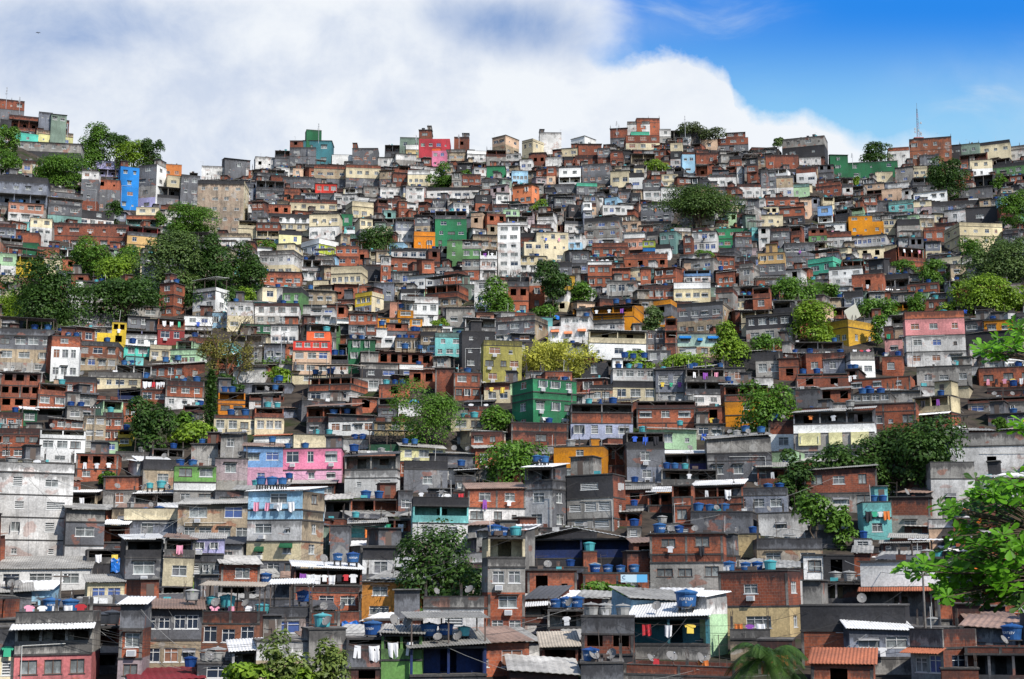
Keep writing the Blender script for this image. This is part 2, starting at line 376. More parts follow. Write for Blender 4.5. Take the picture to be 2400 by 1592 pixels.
def clutter(sink, x0, x1, d, zt, ty, z0, roofk, bands, rnd, near):
    """column stubs with starter bars, stair rooms, stacked bricks and planks on flat roofs"""
    if roofk or x1-x0 < 2.5: return
    zr = zt+.15 if ty != 'p' else z0+.03; W = x1-x0
    r = rnd.random()
    if r < .42:
        hh = rnd.uniform(.3,1.3)+(zt-z0 if ty == 'p' else 0)
        for x in (x0+.05, x1-.25, *((x0+W/2,) if W > 5 else ())):
            if rnd.random() < .25: continue
            h2 = hh*rnd.uniform(.6,1.1); y = rnd.choice((.16, .16, d*.6))
            st = sink.part('column_stub'); st.box(x, x+.2, y, y+.2, zr, zr+h2, 'conc', skip='d')
            for dx in (.04,.16):
                for dy in (.04,.16): st.bar((x+dx,y+dy,zr+h2),(x+dx+rnd.uniform(-.08,.08),y+dy,zr+h2+rnd.uniform(.3,.8)),.02,'rod',3)
    if r > (.62 if near else .82) and W > 3.2:
        rm = sink.part('roof_room'); ww = rnd.uniform(1.4,min(3.,W*.5)); xa = rnd.choice((x0+.1, x1-ww-.1, x0+W*.3)); hh = rnd.uniform(1.5,2.3); ya = rnd.uniform(.9,1.8); k = rnd.choice(('R','r','G','D',bands[0][3]))
        rm.box(xa, xa+ww, ya, d-.2, zr, zr+hh, k, zr+hh, skip='d'); rm.box(xa-.15, xa+ww+.15, ya-.25, d-.1, zr+hh, zr+hh+.1, rnd.choice(('conc','roof_g','roof_d')))
        if rnd.random() < .6: rm.box(xa+ww*.3, xa+ww*.3+.7, ya-.02, ya, zr, zr+hh*.8, 'rod', skip='b')
    if .3 < r < .75 and ty != 'p':
        for q in range(rnd.randint(1,3)):
            sc = sink.part('roof_clutter'); x = rnd.uniform(x0+.2, x1-1.); y = rnd.uniform(.1,1.2); sc.box(x, x+rnd.uniform(.3,.9), y, y+.4, zr, zr+rnd.uniform(.15,.5), rnd.choice(('R','conc','roof_w','rod','roof_r','tanka')))
    if rnd.random() < .4:
        sc = sink.part('roof_rail'); x = rnd.uniform(x0+.2, x1-.2); hh = rnd.uniform(.9,2.2)+(zt-z0 if ty == 'p' else 0)
        sc.bar((x,.25,zr),(x+rnd.uniform(-.15,.15),.25,zr+hh),.03,rnd.choice(('rod','pipe')),4); sc.bar((x,.25,zr+hh*.9),(x+rnd.uniform(-1.2,1.2),.3,zr+hh*.95),.022,'rod',4)
def KMAIN(bands): return max(bands, key=lambda b: b[4])[3]
def build_house(sink, w, d, H, bands, feats, rnd, vis='', side=None, found=3., near=False):
    """local frame: x along the front, y into the hill, z up; z=0 is the lowest visible line. Returns the roof spots"""
    tot = sum(b[4] for b in bands); zt = H; rnd.habit = win_style(KMAIN(bands), rnd); slabs = KMAIN(bands) in 'Rr' or (rnd.random() < .35 and KMAIN(bands) not in ('stain','blue')); rnd.wf = rnd.uniform(.9,1.3); rnd.hf = rnd.uniform(.9,1.3)
    frame = sink.part('concrete_frame'); top = []
    roofk = [f for f in feats if f[0] in 'mcg' and len(f) == 2]; wi = -1
    for bi, (ty, n, st, mat, wt, f0, f1) in enumerate(bands):
        h = H*wt/tot; z0 = zt-h; x0, x1 = -w/2+w*f0, -w/2+w*f1; last = bi == len(bands)-1
        zb = z0-(found if last else 0)
        if bi and f0 == 0 and f1 == 1 and bands[bi-1][5:] == (0.,1.): mb0 = None
        sm = side or mat
        if ty in 'wb':
            wi += 1
            mb = sink.part('storey' if ty == 'w' else 'wall')
            holes = layout(n, x0+.15, x1-.15, z0, h, rnd, st) if ty == 'w' else []
            prev = bands[bi-1][0] if bi else 'p'; zu = zt if bi == 0 or (prev in 'op' and rnd.random() < .5) or (slabs and rnd.random() < .3) else zt+4.
            facade(mb, x0, x1, zb, zt, holes, mat, Matrix.Identity(4), zu=zu)
            for a, b, c, e in holes:
                if st == 'x': continue
                s2 = 'l' if st == 'l' else win_style(mat, rnd)
                ww, hh = b-a, e-c
                sink.window(s2, ww, hh, Matrix.Translation(((a+b)/2, .07, c)))
            for right in (True, False):
                k2 = sm if ((right and vis == 'r') or (not right and vis == 'l')) else mat
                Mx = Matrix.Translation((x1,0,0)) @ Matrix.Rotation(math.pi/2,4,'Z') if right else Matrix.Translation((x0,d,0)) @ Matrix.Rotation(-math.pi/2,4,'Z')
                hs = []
                if ty == 'w' and d > 3 and ((right and vis == 'r') or (not right and vis == 'l')):
                    hs = layout(max(1, int(d/3.5)), .3, d-.3, z0, h, rnd, st)
                    if st != 'x':
                        for a, b, c, e in hs: sink.window(win_style(mat, rnd), b-a, e-c, Mx @ Matrix.Translation(((a+b)/2, .07, c)))
                facade(mb, 0, d, zb, zt, hs, k2, Mx, zu=zu)
            mb.face([(x1,d,zb),(x0,d,zb),(x0,d,zt),(x1,d,zt)], mat, zt)
            mb.face([(x0,0,zt),(x1,0,zt),(x1,d,zt),(x0,d,zt)], 'conc', zt, [(0,-.6)]*4)
            mb.face([(x0,d,z0+.01),(x1,d,z0+.01),(x1,0,z0+.01),(x0,0,z0+.01)], 'conc', zt, [(0,-2)]*4)
            if mat in 'Rr' and near:           # concrete posts of the brick frame
                for x in (x0+.02, x1-.24, *([] if x1-x0 < 6 or n % 2 else [(x0+x1)/2-.11])): frame.box(x, x+.22, -.03, .1, z0, zt-.18, 'conc', skip='bdt')
            bl = [f for f in feats if f == 'aw%d' % wi or f.startswith('aw%d.' % wi)]
            if bl and holes and bl[0].split('.')[-1] != 'x':
                ck = bl[0].split('.')[-1]
                for a, b, c, e in holes:
                    aw = sink.part('awning'); m2 = max(5, int((b-a)/.3)); r = .55
                    for q in range(4):
                        t0, t1 = q*math.pi/8, (q+1)*math.pi/8
                        p = lambda t: (-r*math.sin(t)*1.15, e+.15-r+r*math.cos(t))
                        (ya, za), (yb, zb2) = p(t0), p(t1)
                        aw.face([(a-.15,ya,za),(a-.15,yb,zb2),(b+.15,yb,zb2),(b+.15,ya,za)], AWK(ck), uvs=[(0,-2)]*4)
                        aw.face([(a-.12,ya+.03,za-.03),(b+.12,ya+.03,za-.03),(b+.12,yb+.03,zb2-.03),(a-.12,yb+.03,zb2-.03)], AWK(ck), uvs=[(0,-2)]*4)
                        for x in (a-.15, b+.15): aw.face([(x,ya,za),(x,yb,zb2),(x,0,e+.15-r)], AWK(ck), uvs=[(0,-2)]*3)
            bld = [f for f in feats if f.startswith('bl') and f[2:3] == str(wi)]
            if bld:
                for a, b, c, e in holes:
                    sb = sink.part('blind'); kk = bld[0].split('.')[-1]
                    sb.box(a-.3, b+.3, -.32, -.26, c-.3, e+.35, kk); sb.box(a-.3, b+.3, -.3, -.01, e+.35, e+.42, kk)
            if ty == 'w' and 'ac' in feats and holes:
                for a, b, c, e in holes[::2]:
                    ac = sink.part('air_conditioner'); xc = (a+b)/2
                    ac.box(xc-.33, xc+.33, -.42, .0, c-.62, c-.18, 'frame'); ac.box(xc-.27, xc+.27, -.435, -.42, c-.56, c-.24, 'metal', skip='b')
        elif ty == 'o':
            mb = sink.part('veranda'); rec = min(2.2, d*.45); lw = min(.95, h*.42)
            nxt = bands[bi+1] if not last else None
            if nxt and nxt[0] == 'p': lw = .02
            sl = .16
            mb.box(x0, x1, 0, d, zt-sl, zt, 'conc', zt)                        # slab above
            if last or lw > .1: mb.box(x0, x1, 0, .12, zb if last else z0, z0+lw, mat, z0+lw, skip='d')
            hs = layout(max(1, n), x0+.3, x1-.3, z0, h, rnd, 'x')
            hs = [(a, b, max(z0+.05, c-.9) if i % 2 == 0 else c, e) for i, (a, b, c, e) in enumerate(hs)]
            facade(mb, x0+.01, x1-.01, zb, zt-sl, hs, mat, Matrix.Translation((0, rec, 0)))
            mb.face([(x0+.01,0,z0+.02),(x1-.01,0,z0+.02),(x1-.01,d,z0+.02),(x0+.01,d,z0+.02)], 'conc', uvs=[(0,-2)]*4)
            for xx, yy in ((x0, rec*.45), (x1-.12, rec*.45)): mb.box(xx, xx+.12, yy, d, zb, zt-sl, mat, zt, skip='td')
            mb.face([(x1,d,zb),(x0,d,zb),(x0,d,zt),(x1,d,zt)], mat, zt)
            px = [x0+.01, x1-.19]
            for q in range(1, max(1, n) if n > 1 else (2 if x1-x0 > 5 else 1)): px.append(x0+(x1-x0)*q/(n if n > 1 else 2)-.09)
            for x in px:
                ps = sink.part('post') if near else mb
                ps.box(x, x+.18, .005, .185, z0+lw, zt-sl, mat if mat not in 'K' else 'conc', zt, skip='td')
            wi += 1
        elif ty == 'p':
            mb = sink.part('parapet'); q = .14
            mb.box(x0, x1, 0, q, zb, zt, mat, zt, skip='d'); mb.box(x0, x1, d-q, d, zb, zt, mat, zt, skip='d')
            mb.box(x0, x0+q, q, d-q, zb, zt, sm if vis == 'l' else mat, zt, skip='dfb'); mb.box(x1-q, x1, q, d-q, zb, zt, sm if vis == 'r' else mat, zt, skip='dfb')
            mb.face([(x0,0,z0+.03),(x1,0,z0+.03),(x1,d,z0+.03),(x0,d,z0+.03)], 'conc', uvs=[(0,-.6)]*4)
            if mat in 'Rr' and near:
                for x in (x0+.02, (x0+x1)/2-.1, x1-.22): frame.box(x, x+.2, -.03, .0, z0, zt, 'conc', skip='b')
            frame.box(x0-.03, x1+.03, -.04, q+.03, zt, zt+.06, 'conc')
        # slab line below this band, slightly proud of the wall
        if not last and (slabs or ty in 'op' or bands[bi+1][0] in 'op'):
            ov = rnd.choice((.035,.04,.05,.10))
            nb = bands[bi+1]; fx0, fx1 = -w/2+w*min(f0, nb[5]), -w/2+w*max(f1, nb[6])
            frame.box(fx0-.04, fx1+.04, -ov, .0, z0-.12, z0+.02, 'conc', skip='b')
            if vis == 'r': frame.box(w/2, w/2+.05, 0, d, z0-.15, z0+.02, 'conc', skip='l')
            if vis == 'l': frame.box(-w/2-.05, -w/2, 0, d, z0-.15, z0+.02, 'conc', skip='r')
        elif bi == 0 and ty in 'wb':
            pass
        if bi == 0: top = [x0, x1, zt, ty, z0]
        zt = z0
    x0, x1, zt, ty, z0 = top
    clutter(sink, x0, x1, d, zt, ty, z0, roofk, bands, rnd, near)
    if 'e' in [f[0] for f in feats if f.startswith('eaw')]:       # long eave awning below the first band
        ck = [f for f in feats if f.startswith('eaw')][0].split('.')[-1]; ze = H-H*bands[0][4]/tot
        aw = sink.part('awning'); Tm = Matrix.Translation((0, -1.0, ze-.42)) @ Matrix.Rotation(math.radians(20), 4, 'X')
        sheet(aw, w+.5, 1.1, 'clay' if ck == 'clay' else 'roof_w', .22 if near else .4, Tm)
    if ty in 'wb' and not roofk:      # flat slab with a lip
        ov = rnd.choice((.05,.05,.08,.2)); frame.box(x0-ov, x1+ov, -ov, d+.1, zt+.003, zt+.13, 'conc')
    rz = zt+.16
    for f in roofk:
        kind, tone = f
        if tone == 's': rk, cor = 'roof_V', .5
        elif tone == 't': rk, cor = 'clay', .25
        else: rk, cor = 'roof_'+tone, .22 if near else .45
        rf = sink.part('roof' if kind == 'm' else 'canopy')
        if kind == 'm':
            oh = rnd.uniform(.25,.6); dp = d+oh+.3; a = math.radians(rnd.uniform(5,11)); lift = .08
            roll = math.radians(rnd.uniform(-3.5,3.5))
            Tm = Matrix.Translation((0, -oh, zt+lift)) @ Matrix.Rotation(roll, 4, 'Y') @ Matrix.Rotation(a, 4, 'X')
            sheet(rf, (x1-x0)+.5, dp/math.cos(a), rk, cor, Matrix.Translation(((x0+x1)/2,0,0)) @ Tm)
            wl = sink.part('gable_wall'); hz = dp*math.tan(a)
            for x in (x0+.05, x1-.15): wl.face([(x,0,zt),(x,d,zt),(x,d,zt+hz-.1)], bands[0][3], zt); wl.face([(x+.1,0,zt),(x+.1,d,zt+hz-.1),(x+.1,d,zt)], bands[0][3], zt)
            rz = zt+.3
        elif kind == 'c':
            hh = 2.0; a = math.radians(rnd.uniform(3,7)); roll = math.radians(rnd.uniform(-3,3))
            Tm = Matrix.Translation(((x0+x1)/2, -.2, zt+hh)) @ Matrix.Rotation(roll, 4, 'Y') @ Matrix.Rotation(a, 4, 'X')
            sheet(rf, (x1-x0)+.5, min(d, 5)*.95, rk, cor, Tm)
            for x in (x0+.1, (x0+x1)/2, x1-.1):
                for y in (.08, min(d,5)*.8):
                    ps = sink.part('post') if near else rf
                    ps.box(x-.05, x+.05, y-.05, y+.05, z0 if ty == 'p' else zt, zt+hh-.02+y*math.tan(a)*.9-.05, 'rod', skip='d')
            rz = zt+.16
        elif kind == 'g':
            hh = w*.10
            for sgn in (-1, 1):
                L2 = math.hypot(w*.45 if sgn < 0 else w*.55, hh)+.4; a = math.atan2(hh, w*.5)
                Tm = Matrix.Translation((-w*.05, -.8, zt+hh+.1)) @ Matrix.Rotation(sgn*a, 4, 'Y') @ Matrix.Translation((sgn*L2/2, 0, 0))
                sheet(rf, L2, d*.9, rk, .45, Tm)
            rz = zt+hh
    if 'pp' in feats:
        pp = sink.part('drain_pipe'); x = x0+(x1-x0)*rnd.choice((.1,.9))
        if side and vis == 'r': x = x1-.15
        pp.bar((x,-.12,zt-H*.45),(x,-.12,-1),.032,'pipe'); xe = (x0+x1)/2+(x0+x1-2*x)*.2; pp.bar((x,-.12,zt-H*.45),(xe,-.12,zt-H*.45+.08),.032,'pipe')
    return dict(x0=x0, x1=x1, z=(zt if ty != 'p' else z0+.05), ty=ty, par=zt, rz=rz, d=d, roof=bool(roofk))
def AWK(c): return {'white':'roof_w','orange':'salmon','blue':'blue','dgreen':'dgreen','clay':'clay'}.get(c, 'roof_w')
CAT = r'''
@0 1240
-30 775 362 560|w3.W|mg|long white house under weathered grey corrugated roof at left
780 1100 480 700|w2.cream|mg y4|cream house with two dark windows under slanting roof edge
780 1110 180 450|o.G b.K|l2 tarp.blue|sooty walled house with a blue tarp on its balcony
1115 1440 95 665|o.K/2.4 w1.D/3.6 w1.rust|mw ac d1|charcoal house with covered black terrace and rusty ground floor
1440 1705 90 660|o.G/2.2 w1.C/3.6 o.G/2|mr d1 l1|pale render house with a white patch round its window
1690 1975 90 620|w2.lilac/2 p.D/1.1 w3.glass/2 b.lime/1.2 b.leaf/1.8|mV ac|house with lilac rooftop room and lime yellow balcony
1970 2310 320 640|w1.R/3.2 o.G/2.2|ms|brick house with scalloped fibre roof right of lime balcony
-30 262 570 830|b.D/2.6|t1k d2 mg|blank dark concrete house with black tank at left edge
130 800 740 1400|p.G/1.1 o3.G/3.1 w3.rose/3.2|eaw.white t2b l5 pp|grey house with white corrugated awning and peeling pink ground floor
-30 130 890 1400|b.D w1.C|l2|narrow cream house cut off at the bottom left corner
790 1045 870 1300|o.R/2 p.W/1 o.D/2.4|t2k|small open brick store under two dark tanks
1045 1255 680 1400|b.D/2.2 w1.R/2.8 w1.mauve/2.6|mw ac|narrow tall house with white shutter and brick middle floor
1255 1780 720 1300|w4.D/2.6 w3.T/3|mr t1g|weathered tan house with glazed porch under a tilted roof
1780 2300 740 1210|p.r/1.2 w3.rust/3.2 b.T/1.2|cT t2a d2 l3|ochre and rust patched house with low brick terrace
2070 2467 1090 1400|o.V|mw|low house under a broad bright white sheet roof
1760 2120 1210 1400|w1.D|t2g d2|low dark house with grey tanks beside the bottom shrubs
1180 1800 1352 1430|b.T|mm t1b|house with maroon sheet roof at the bottom edge
@600 1240
330 940 355 735|o.r/2.2 p.r/1 w3.R/2.6|l8 t2b d1 mw|brick house with white washing across its dark terrace
950 1230 170 470|b.K/1.2 w1.V/2.6|y-6|whitish house with black stained parapet beside the dark tree
1225 1420 250 470|b.W/1.4 o.D/2|l1|white veranda house partly behind the dark glossy tree
940 1480 478 830|w2.amber/2.7 w2.amber/2.5|aw0.x|ochre orange house with white windows beside the dark tree
2070 2402 72 1000|o.C/2.2 p.G/1 w2.G/2.8 w1.R/2.6 w2.r/2.6|t3b ac|tall narrow house with grey balcony and brick lower floors
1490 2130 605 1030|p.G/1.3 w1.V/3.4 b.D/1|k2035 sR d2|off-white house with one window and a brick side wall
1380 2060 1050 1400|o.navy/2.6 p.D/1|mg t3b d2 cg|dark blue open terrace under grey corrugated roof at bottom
1115 1480 940 1400|o2.leaf/2.6 b.leaf|mg l2 d2|apple green house with corrugated roof and hanging washing
120 480 700 1010|p.D/1.1 w1.V/2.8|cw t1b|grey house with curved white canopy and leaning pipe
480 940 745 1010|p.R/1.4 w1x.R/2.4|d2 tarp.blue|brick house with blue plastic over its opening
800 1150 970 1400|o.D/1.7 b.D w1x.r|l2 t1b|dark concrete house with a bricked window near bottom centre
470 800 900 1400|b.G b.G|t1a d1|pale grey house wall behind the sapling with blue tank
0 470 1010 1400|b.V/2 b.T||tan house wall almost hidden by the bottom trees
-60 120 780 1010|o.D/1.6 w1l.r|t2a|small brick house with louvred window and green tank
0 330 490 640|b.D|t1b|dark recess house left of the white washing
@1200 1240
180 1060 85 350|o.navy/3 b.K/1.6|gw d1|blue walled hall under a wide white gabled roof
140 580 372 640|w2x.R/3|d1|bare brick house with two bricked up windows
640 762 205 400|b.R|t1a|brick tower carrying a single aqua tank
640 1245 400 625|w2.R/2.8|t4b|brick house with a blue shop banner and rooftop tanks
1245 1890 45 640|w2.R/2.6 p.R/1 w3.G/3 b.G/2|t2b d2 l2|grey block house with brick upper storey and tanks
1865 2611 380 1000|w1.r/3.2 w1.sand/3.2|k2490 t4b ac|dark brick house over a sandy yellow storey
90 500 690 940|o.W/1.6 p.R/1.3 w1.V/2|mw pp|brick veranda house under a sheet of white roofing
320 660 720 1015|o.G/2 p.r/1.7|l1 t3b d1|mouldy brick terrace with wire netting and blue tanks
620 1090 790 1260|b.D/1.6 w2x.r/2 b.K/1.6|t3g|blackened house with three grey troughs on its roof
1060 1750 790 1170|o.teal/2.9 p.G/1.7|mw l3 d2 t1B|turquoise veranda house with grey balcony and white roof
1550 1935 610 1150|b.V/1.8 b.mint/1.8 w1.mint|mw k1750|mint green house with white sheet roof and tall blue barrel
270 590 1060 1270|o.R/1.6 p.R/1.1|mT|small brick porch under a beige slanted roof
-10 590 1290 1420|b.r|ms|low brick shed under a white scalloped roof at bottom
1000 1985 1225 1430|p.R/1.2 b.G/2|d3 l2|roofless brick terrace over pale grey wall at bottom edge
620 1000 1205 1430|b.D|d2 t1b|dark grey wall house with dishes at the bottom
1960 2310 900 1180|p.G/1 b.T|l10|terrace with coloured washing below the sandy yellow storey
@1780 1240
400 585 235 465|w1.W|pp|small white house with a green door beside dark pillar
580 842 240 480|w1x.K||black stained concrete block with a brick patch
850 1000 220 440|b.R|mg|brick shed under thin grey roof right of black block
940 1600 292 880|b.W/2.2 o.D/3.6|eaw.clay t1g pp|white parapet house with terracotta eave and dark porch
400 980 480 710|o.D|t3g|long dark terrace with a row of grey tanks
385 1310 690 1240|b.K/2.2 b.R/3.4|d1 pp y-5|black parapet house with red brick lower wall
830 1380 905 1300|w2.slate/2.8 p.G/1.7|mw l1|slate grey house with white frames and rounded balcony
1370 1960 900 1420|p.G/1.8 w2.glass/4|eaw.clay k1660 sr|white glazed house with concrete parapet and tile awning
1870 2480 1060 1430|p.R/.5 o3.D/3|t1B d1|unfinished concrete frame house carrying the biggest blue tank
1600 2480 620 900|b.R/2.4 b.G/1.2|pp|long brick terrace wall behind the utility pole
1640 1960 1255 1430|b.R|d1|low brick enclosure with a dark dish at bottom right
470 1010 1215 1430|w1x.R|mt|low brick house with broken clay tile roof
1100 1500 130 290|w2.r|l4 mg|dark brick house with purple washing behind the white parapet
-10 300 1000 1300|b.r/2 w1.r|l5|dark red house below sandy yellow storey by the palm
@0 960
-40 600 480 1367|p.V/1.2 w2.V/3 w2.V/3 w2.V/3 w2.V/3|t3g l1|big white weathered apartment block at the left edge
582 910 895 1367|b.G/1.6 w1.D/3.2 b.V/2.4|mg|grey mottled house with barred window right of white block
352 740 180 485|o.W/1.6 w3.W/2.6 w1.W/1.8|d2|white house with open top terrace above the brick row
-20 350 170 455|p.r/1 w3.R/2.6 w3.R/2.6|t3g|two storey brick house directly above the white block
680 1040 400 640|w3x.R/3.2 w2.R|l3|orange brick house with three empty window openings
600 850 745 905|o.T|mw l1|small terrace under white canopy beside the white block
930 1340 600 725|b.R||low red brick terrace left of the red curtain window
1280 1580 450 725|p.K/1.3 w1.T/3|d1|grey house with black parapet and red curtain
920 1200 725 890|w1.G|d1|plain grey block house with one window below brick terrace
1200 1550 755 890|o.G|mw t2a d2|grey porch with white canopy and green tank
1555 1915 510 880|w2.leaf/2.6 p.W/1.4 w2.G/2.9|t2b|grey house with white balcony and leaf green upper room
1915 2200 440 735|w1.mauve/3 b.G/1.6|t1k d2|pinkish grey house left of the blue and pink row
1110 1580 885 1180|p.C/1.6 w1.slate/3|t3b d1 pp|slate house with pale concrete parapet terrace and tanks
1580 2240 850 1215|w2.T/2.9 w4.T/3|mg ac pp|tan stained house with slanted roof and long white pipes
910 1120 1035 1260|o.R/2.6 p.D/1.3|mw|small brick room with curtained opening and dark parapet
740 930 60 375|w2.T w2.T w2.G|pp|narrow tall grey and tan house above the orange bricks
915 1092 30 290|p.r/1 w2.R w2.R|t1a|tall brick house left of the round dark tree
850 1045 285 400|w2.mint||small mint house at the foot of tall brick house
1050 1175 180 330|o.yellow/2 w1.yellow/2|t1b|yellow house partly hidden by the round dark tree
1920 2527 58 225|p.R/.5 w6.C/3|t2b ac d2|long cream house with air conditioners above blue storey
1710 1940 310 500|b.G|t2b|mottled grey wall house left of the blue storey
1360 1640 350 470|o2.G|t1b|open concrete frame terrace over black parapet house
1040 1360 385 450|b.G|t1g|plain concrete parapet left of open frame terrace
@600 960
-110 232 335 700|w2.sky/3 w1.orchid/3|mr t1b|sky blue top storey house joined to the pink house
232 757 350 660|w3.pink/3 w3.orchid/2|t2b ac|bubblegum pink house with brown windows
-95 600 725 1517|w1.azure/2.6 p.azure/1.4 w2.V/3 w2.cream/2.8 w3.D/2.6|k395 sT mw t3b aw2.dgreen l4 ac|light blue and cream tall house with green window hoods
790 1280 415 800|o2.G/2.2 p.V/1.4 w2l.V/2.4 b.V/1.2|k1258 md t1b|pale concrete house with wide dark veranda and blue curtains
1010 1330 312 400|b.dgreen|cg l2|dark green terrace wall with open shed roof
1290 1690 345 470|w3.butter|t2b mV|pale yellow rooftop house with brown door
1320 1710 462 740|p.K/1 w1.D/3|t1g|black stained house with one tall window under yellow house
1710 1960 400 535|b.D|mg d2|dark grey room with peeling patches right of yellow house
1960 2125 350 540|w1.R|mg|small brick house with white window left of round tree
1780 1962 545 730|o.K/1.3 p.D/1.5 w2.G|mw t1b d1|black balcony house with small white awning
1400 1890 785 1290|p.K/1.2 o.aqua/2.6 w2.V/3 b.G/1.6|l9 t1g pp d1|dark terrace house with bright turquoise alcove
1893 2405 712 1045|w2.R/2.7 w3.V/2.7|mr l2|brick upper storey house over black streaked white floor
2150 2370 540 712|w1x.R|t1b|brick rooftop room with blue tank beside round tree
845 1270 800 970|o.R/2.2 p.R/1.2|t2b|brick terrace with plants below the concrete veranda house
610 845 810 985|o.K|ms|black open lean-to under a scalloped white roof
830 1160 1020 1230|o.aqua/2 p.D/1.2|mg t1a l1 d1|lean-to with pale blue inside and concrete balcony
660 830 1040 1400|b.D||tall dark bare block wall right of light blue house
1100 1372 980 1140|o2.R/2.4 p.D/1|l2 d1|brick room over an open balcony with pink cloth
205 690 670 790|w4.R|mg t1b|low brick rooms between pink and light blue houses
-20 330 238 335|b.W|mt|white walled rooftop above the sky blue storey
340 700 225 360|b.C|t3a ac|cream terrace with aqua tanks above the pink house
700 1000 270 360|b.V|t2b l2|pale rooftop with tanks left of dark green wall
1270 1400 730 960|w1.D/3|pp|grey narrow house with blue window by dark alley
@1200 960
372 822 335 690|w1.ochre/2.5 b.ochre/.8 w2.ochre/2.8 b.ochre/1|t1g|bright ochre house with small tower behind round tree
705 785 265 345|b.ochre||ochre tower block on the bright ochre house
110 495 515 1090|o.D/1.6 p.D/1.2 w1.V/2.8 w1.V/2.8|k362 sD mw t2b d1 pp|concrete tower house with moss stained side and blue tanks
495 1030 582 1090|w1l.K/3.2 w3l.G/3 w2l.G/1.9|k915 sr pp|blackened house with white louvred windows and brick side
820 1030 322 590|o2.r/2.4 p.r/1.2|mr|open brick frame balcony right of ochre house
1030 1372 205 660|o.K/2.2 w1.D/2.6 w1.slate/2.2|l3 ac t1a|dark house with pink alcove and orange towel
1140 1642 178 355|w3.mint|mg t1a|pale mint house with two white framed windows
1370 1772 400 530|o2.D/1.6 p.indigo/1.1|mw d1|terrace with indigo parapet and white sheet roof
1340 1830 535 690|o2.G/2.4|t3b l1|concrete frame terrace with brick panel and blue tanks
1760 2320 250 640|b.G/2 p.D/1 w3.D/2.7|t2b d2 pp mV|grey rooftop house with long white drainpipe
1440 1625 670 1050|o.R/1.6 p.R/1.1 w1.R/2.8|pp|tall red brick house with balcony left of greenery
1620 2065 680 915|o.R/2 p.R/1.2 w1.R/1.4|mw l2|brick terrace with greenery under white tin roof
950 1240 722 900|w1x.R/2.4 b.D/1|mg|brick room with boarded window right of louvred house
1215 1440 745 920|o2.R/2 p.R/1.2|mw|brick balcony house with white slanted canopy
890 1155 920 1045|o2.R|mg t1b|small brick balcony under grey fibre roof
1600 2135 915 1125|b.D|t3b d1|long grey block parapet with blue tanks in front
1290 1500 1025 1200|w1.V|l2 t1g|whitish room with dark barred window
1980 2450 700 930|p.D/1.2 w3.slate/3|t2b d1|smooth bluish grey house with paired windows
1880 2215 1115 1320|b.sand|t1b d1|sand coloured blank wall with blue tank
250 640 1062 1100|b.D||dark parapet above the white gabled roof
1030 1150 1050 1180|w1.G|t1b|grey room with narrow door above gabled hall
1490 1600 1030 1200|w1.R||slim red brick wall left of grey block parapet
@1780 960
325 1020 15 480|o3.D/2.2 p.W/1.7 w3.G/2.9 w2.G/2.6|bl1.butter mg l3 t1g|grey house with long white balcony and yellow blinds
85 322 100 380|b.r/2 w1.W/2.6|t2b d1|white tiled room with blue tanks over brick wall
420 1050 530 915|w3.r/3.2 w3.G/2.6|mg|brick house behind two trees with white window
940 1188 830 1165|b.aqua/2 w1.aqua/3|l4 t2b|pale turquoise narrow house with washing line
1180 1530 785 1135|b.r/2.4 w1.G/2.8|ac d1|dark brick parapet house right of turquoise house
1740 2480 205 620|p.G/1.4 w1x.V/3.6|t1g pp|large pale concrete building at the right edge
1555 1930 470 985|p.G/1.4 w1.V/3.5|d1|lower grey wing of the pale concrete building
0 430 925 1145|w1.V|d2|white house with brown shutter and wooden beam
430 760 1085 1240|b.D|t2g|grey concrete cube with pipe in front of shrub
-10 560 1155 1430|p.D/1.3 w2.T|t2g|mould streaked concrete parapet with pale posts
1180 1490 1155 1335|w2.R|mg|brick house under flat roof right of turquoise house
1300 1510 1050 1160|w1x.R|ms|tiny brick house with scalloped fibre roof
-10 250 520 680|o.R|mg l1|brick porch with lean-to roof left of two trees
850 1000 1160 1290|w1.W|t2b|white room below the pale turquoise house
@0 680
-15 455 350 740|p.D/1.2 w4.D/2.8 w3.T/2.6 w2.G/2|cd t2b|long grey house with green corner and dark flat canopy
452 690 415 810|w1.R/1.7 w3.W/2.8 w3.W/2.7|t2b d1|tall narrow white house with brick top storey
-15 137 515 700|o2.turq/2.4 w2.lemon/2.4||turquoise balcony house with pale yellow ground floor
-10 350 742 1070|w3x.r w4x.r w3x.R|d1|scorched brick ruin with empty black windows
340 582 835 1055|o.R/2.4 w2.R|t1a|brick house with dark corner balcony right of scorched ruin
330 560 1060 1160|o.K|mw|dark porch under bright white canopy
190 325 1075 1210|w1.dgreen|mw d1|small green house with tilted white roof
-10 195 1095 1250|p.r/1 w3.R|t1b d2|brick house with tank left of small green house
570 845 775 940|p.K/1 w3.R|d1|brick house with black parapet under tall white house
690 1095 465 710|p.D/.8 w3.rust/2.6 w4.T/2.4|k1045 t1b|rust stained long house with falling plaster
865 1115 285 530|w2x.yellow/2.4/.5-1 w2x.yellow/2.8 b.yellow/.6|l1|bright yellow house with stepped top and black openings
1115 1410 360 512|o.lilac/1 p.V/1.2 w3.W/2.2|ac|white house with lilac terrace right of bright yellow house
1110 1340 505 600|w2.turq|md t1b|strip of turquoise wall under white lilac house
1410 1642 255 495|o.R/2.2 w2.maroon/2.4 b.maroon/.6|l3 ac|dark maroon house with brick balcony
1522 1840 450 690|o.mint/1.8/.2-.8 p.mint/1.3 w3.mint/2.8|k1760|pale lime green house right of maroon house
1340 1522 492 630|p.C/1 w2.C|ac|cream house with recess left of pale lime house
1330 1830 655 800|w4.R|k1640 mg t2b|brick house with window row under pale lime house
1040 1345 672 800|o2.V|d2 t2b|open grey porch with pale columns below turquoise strip
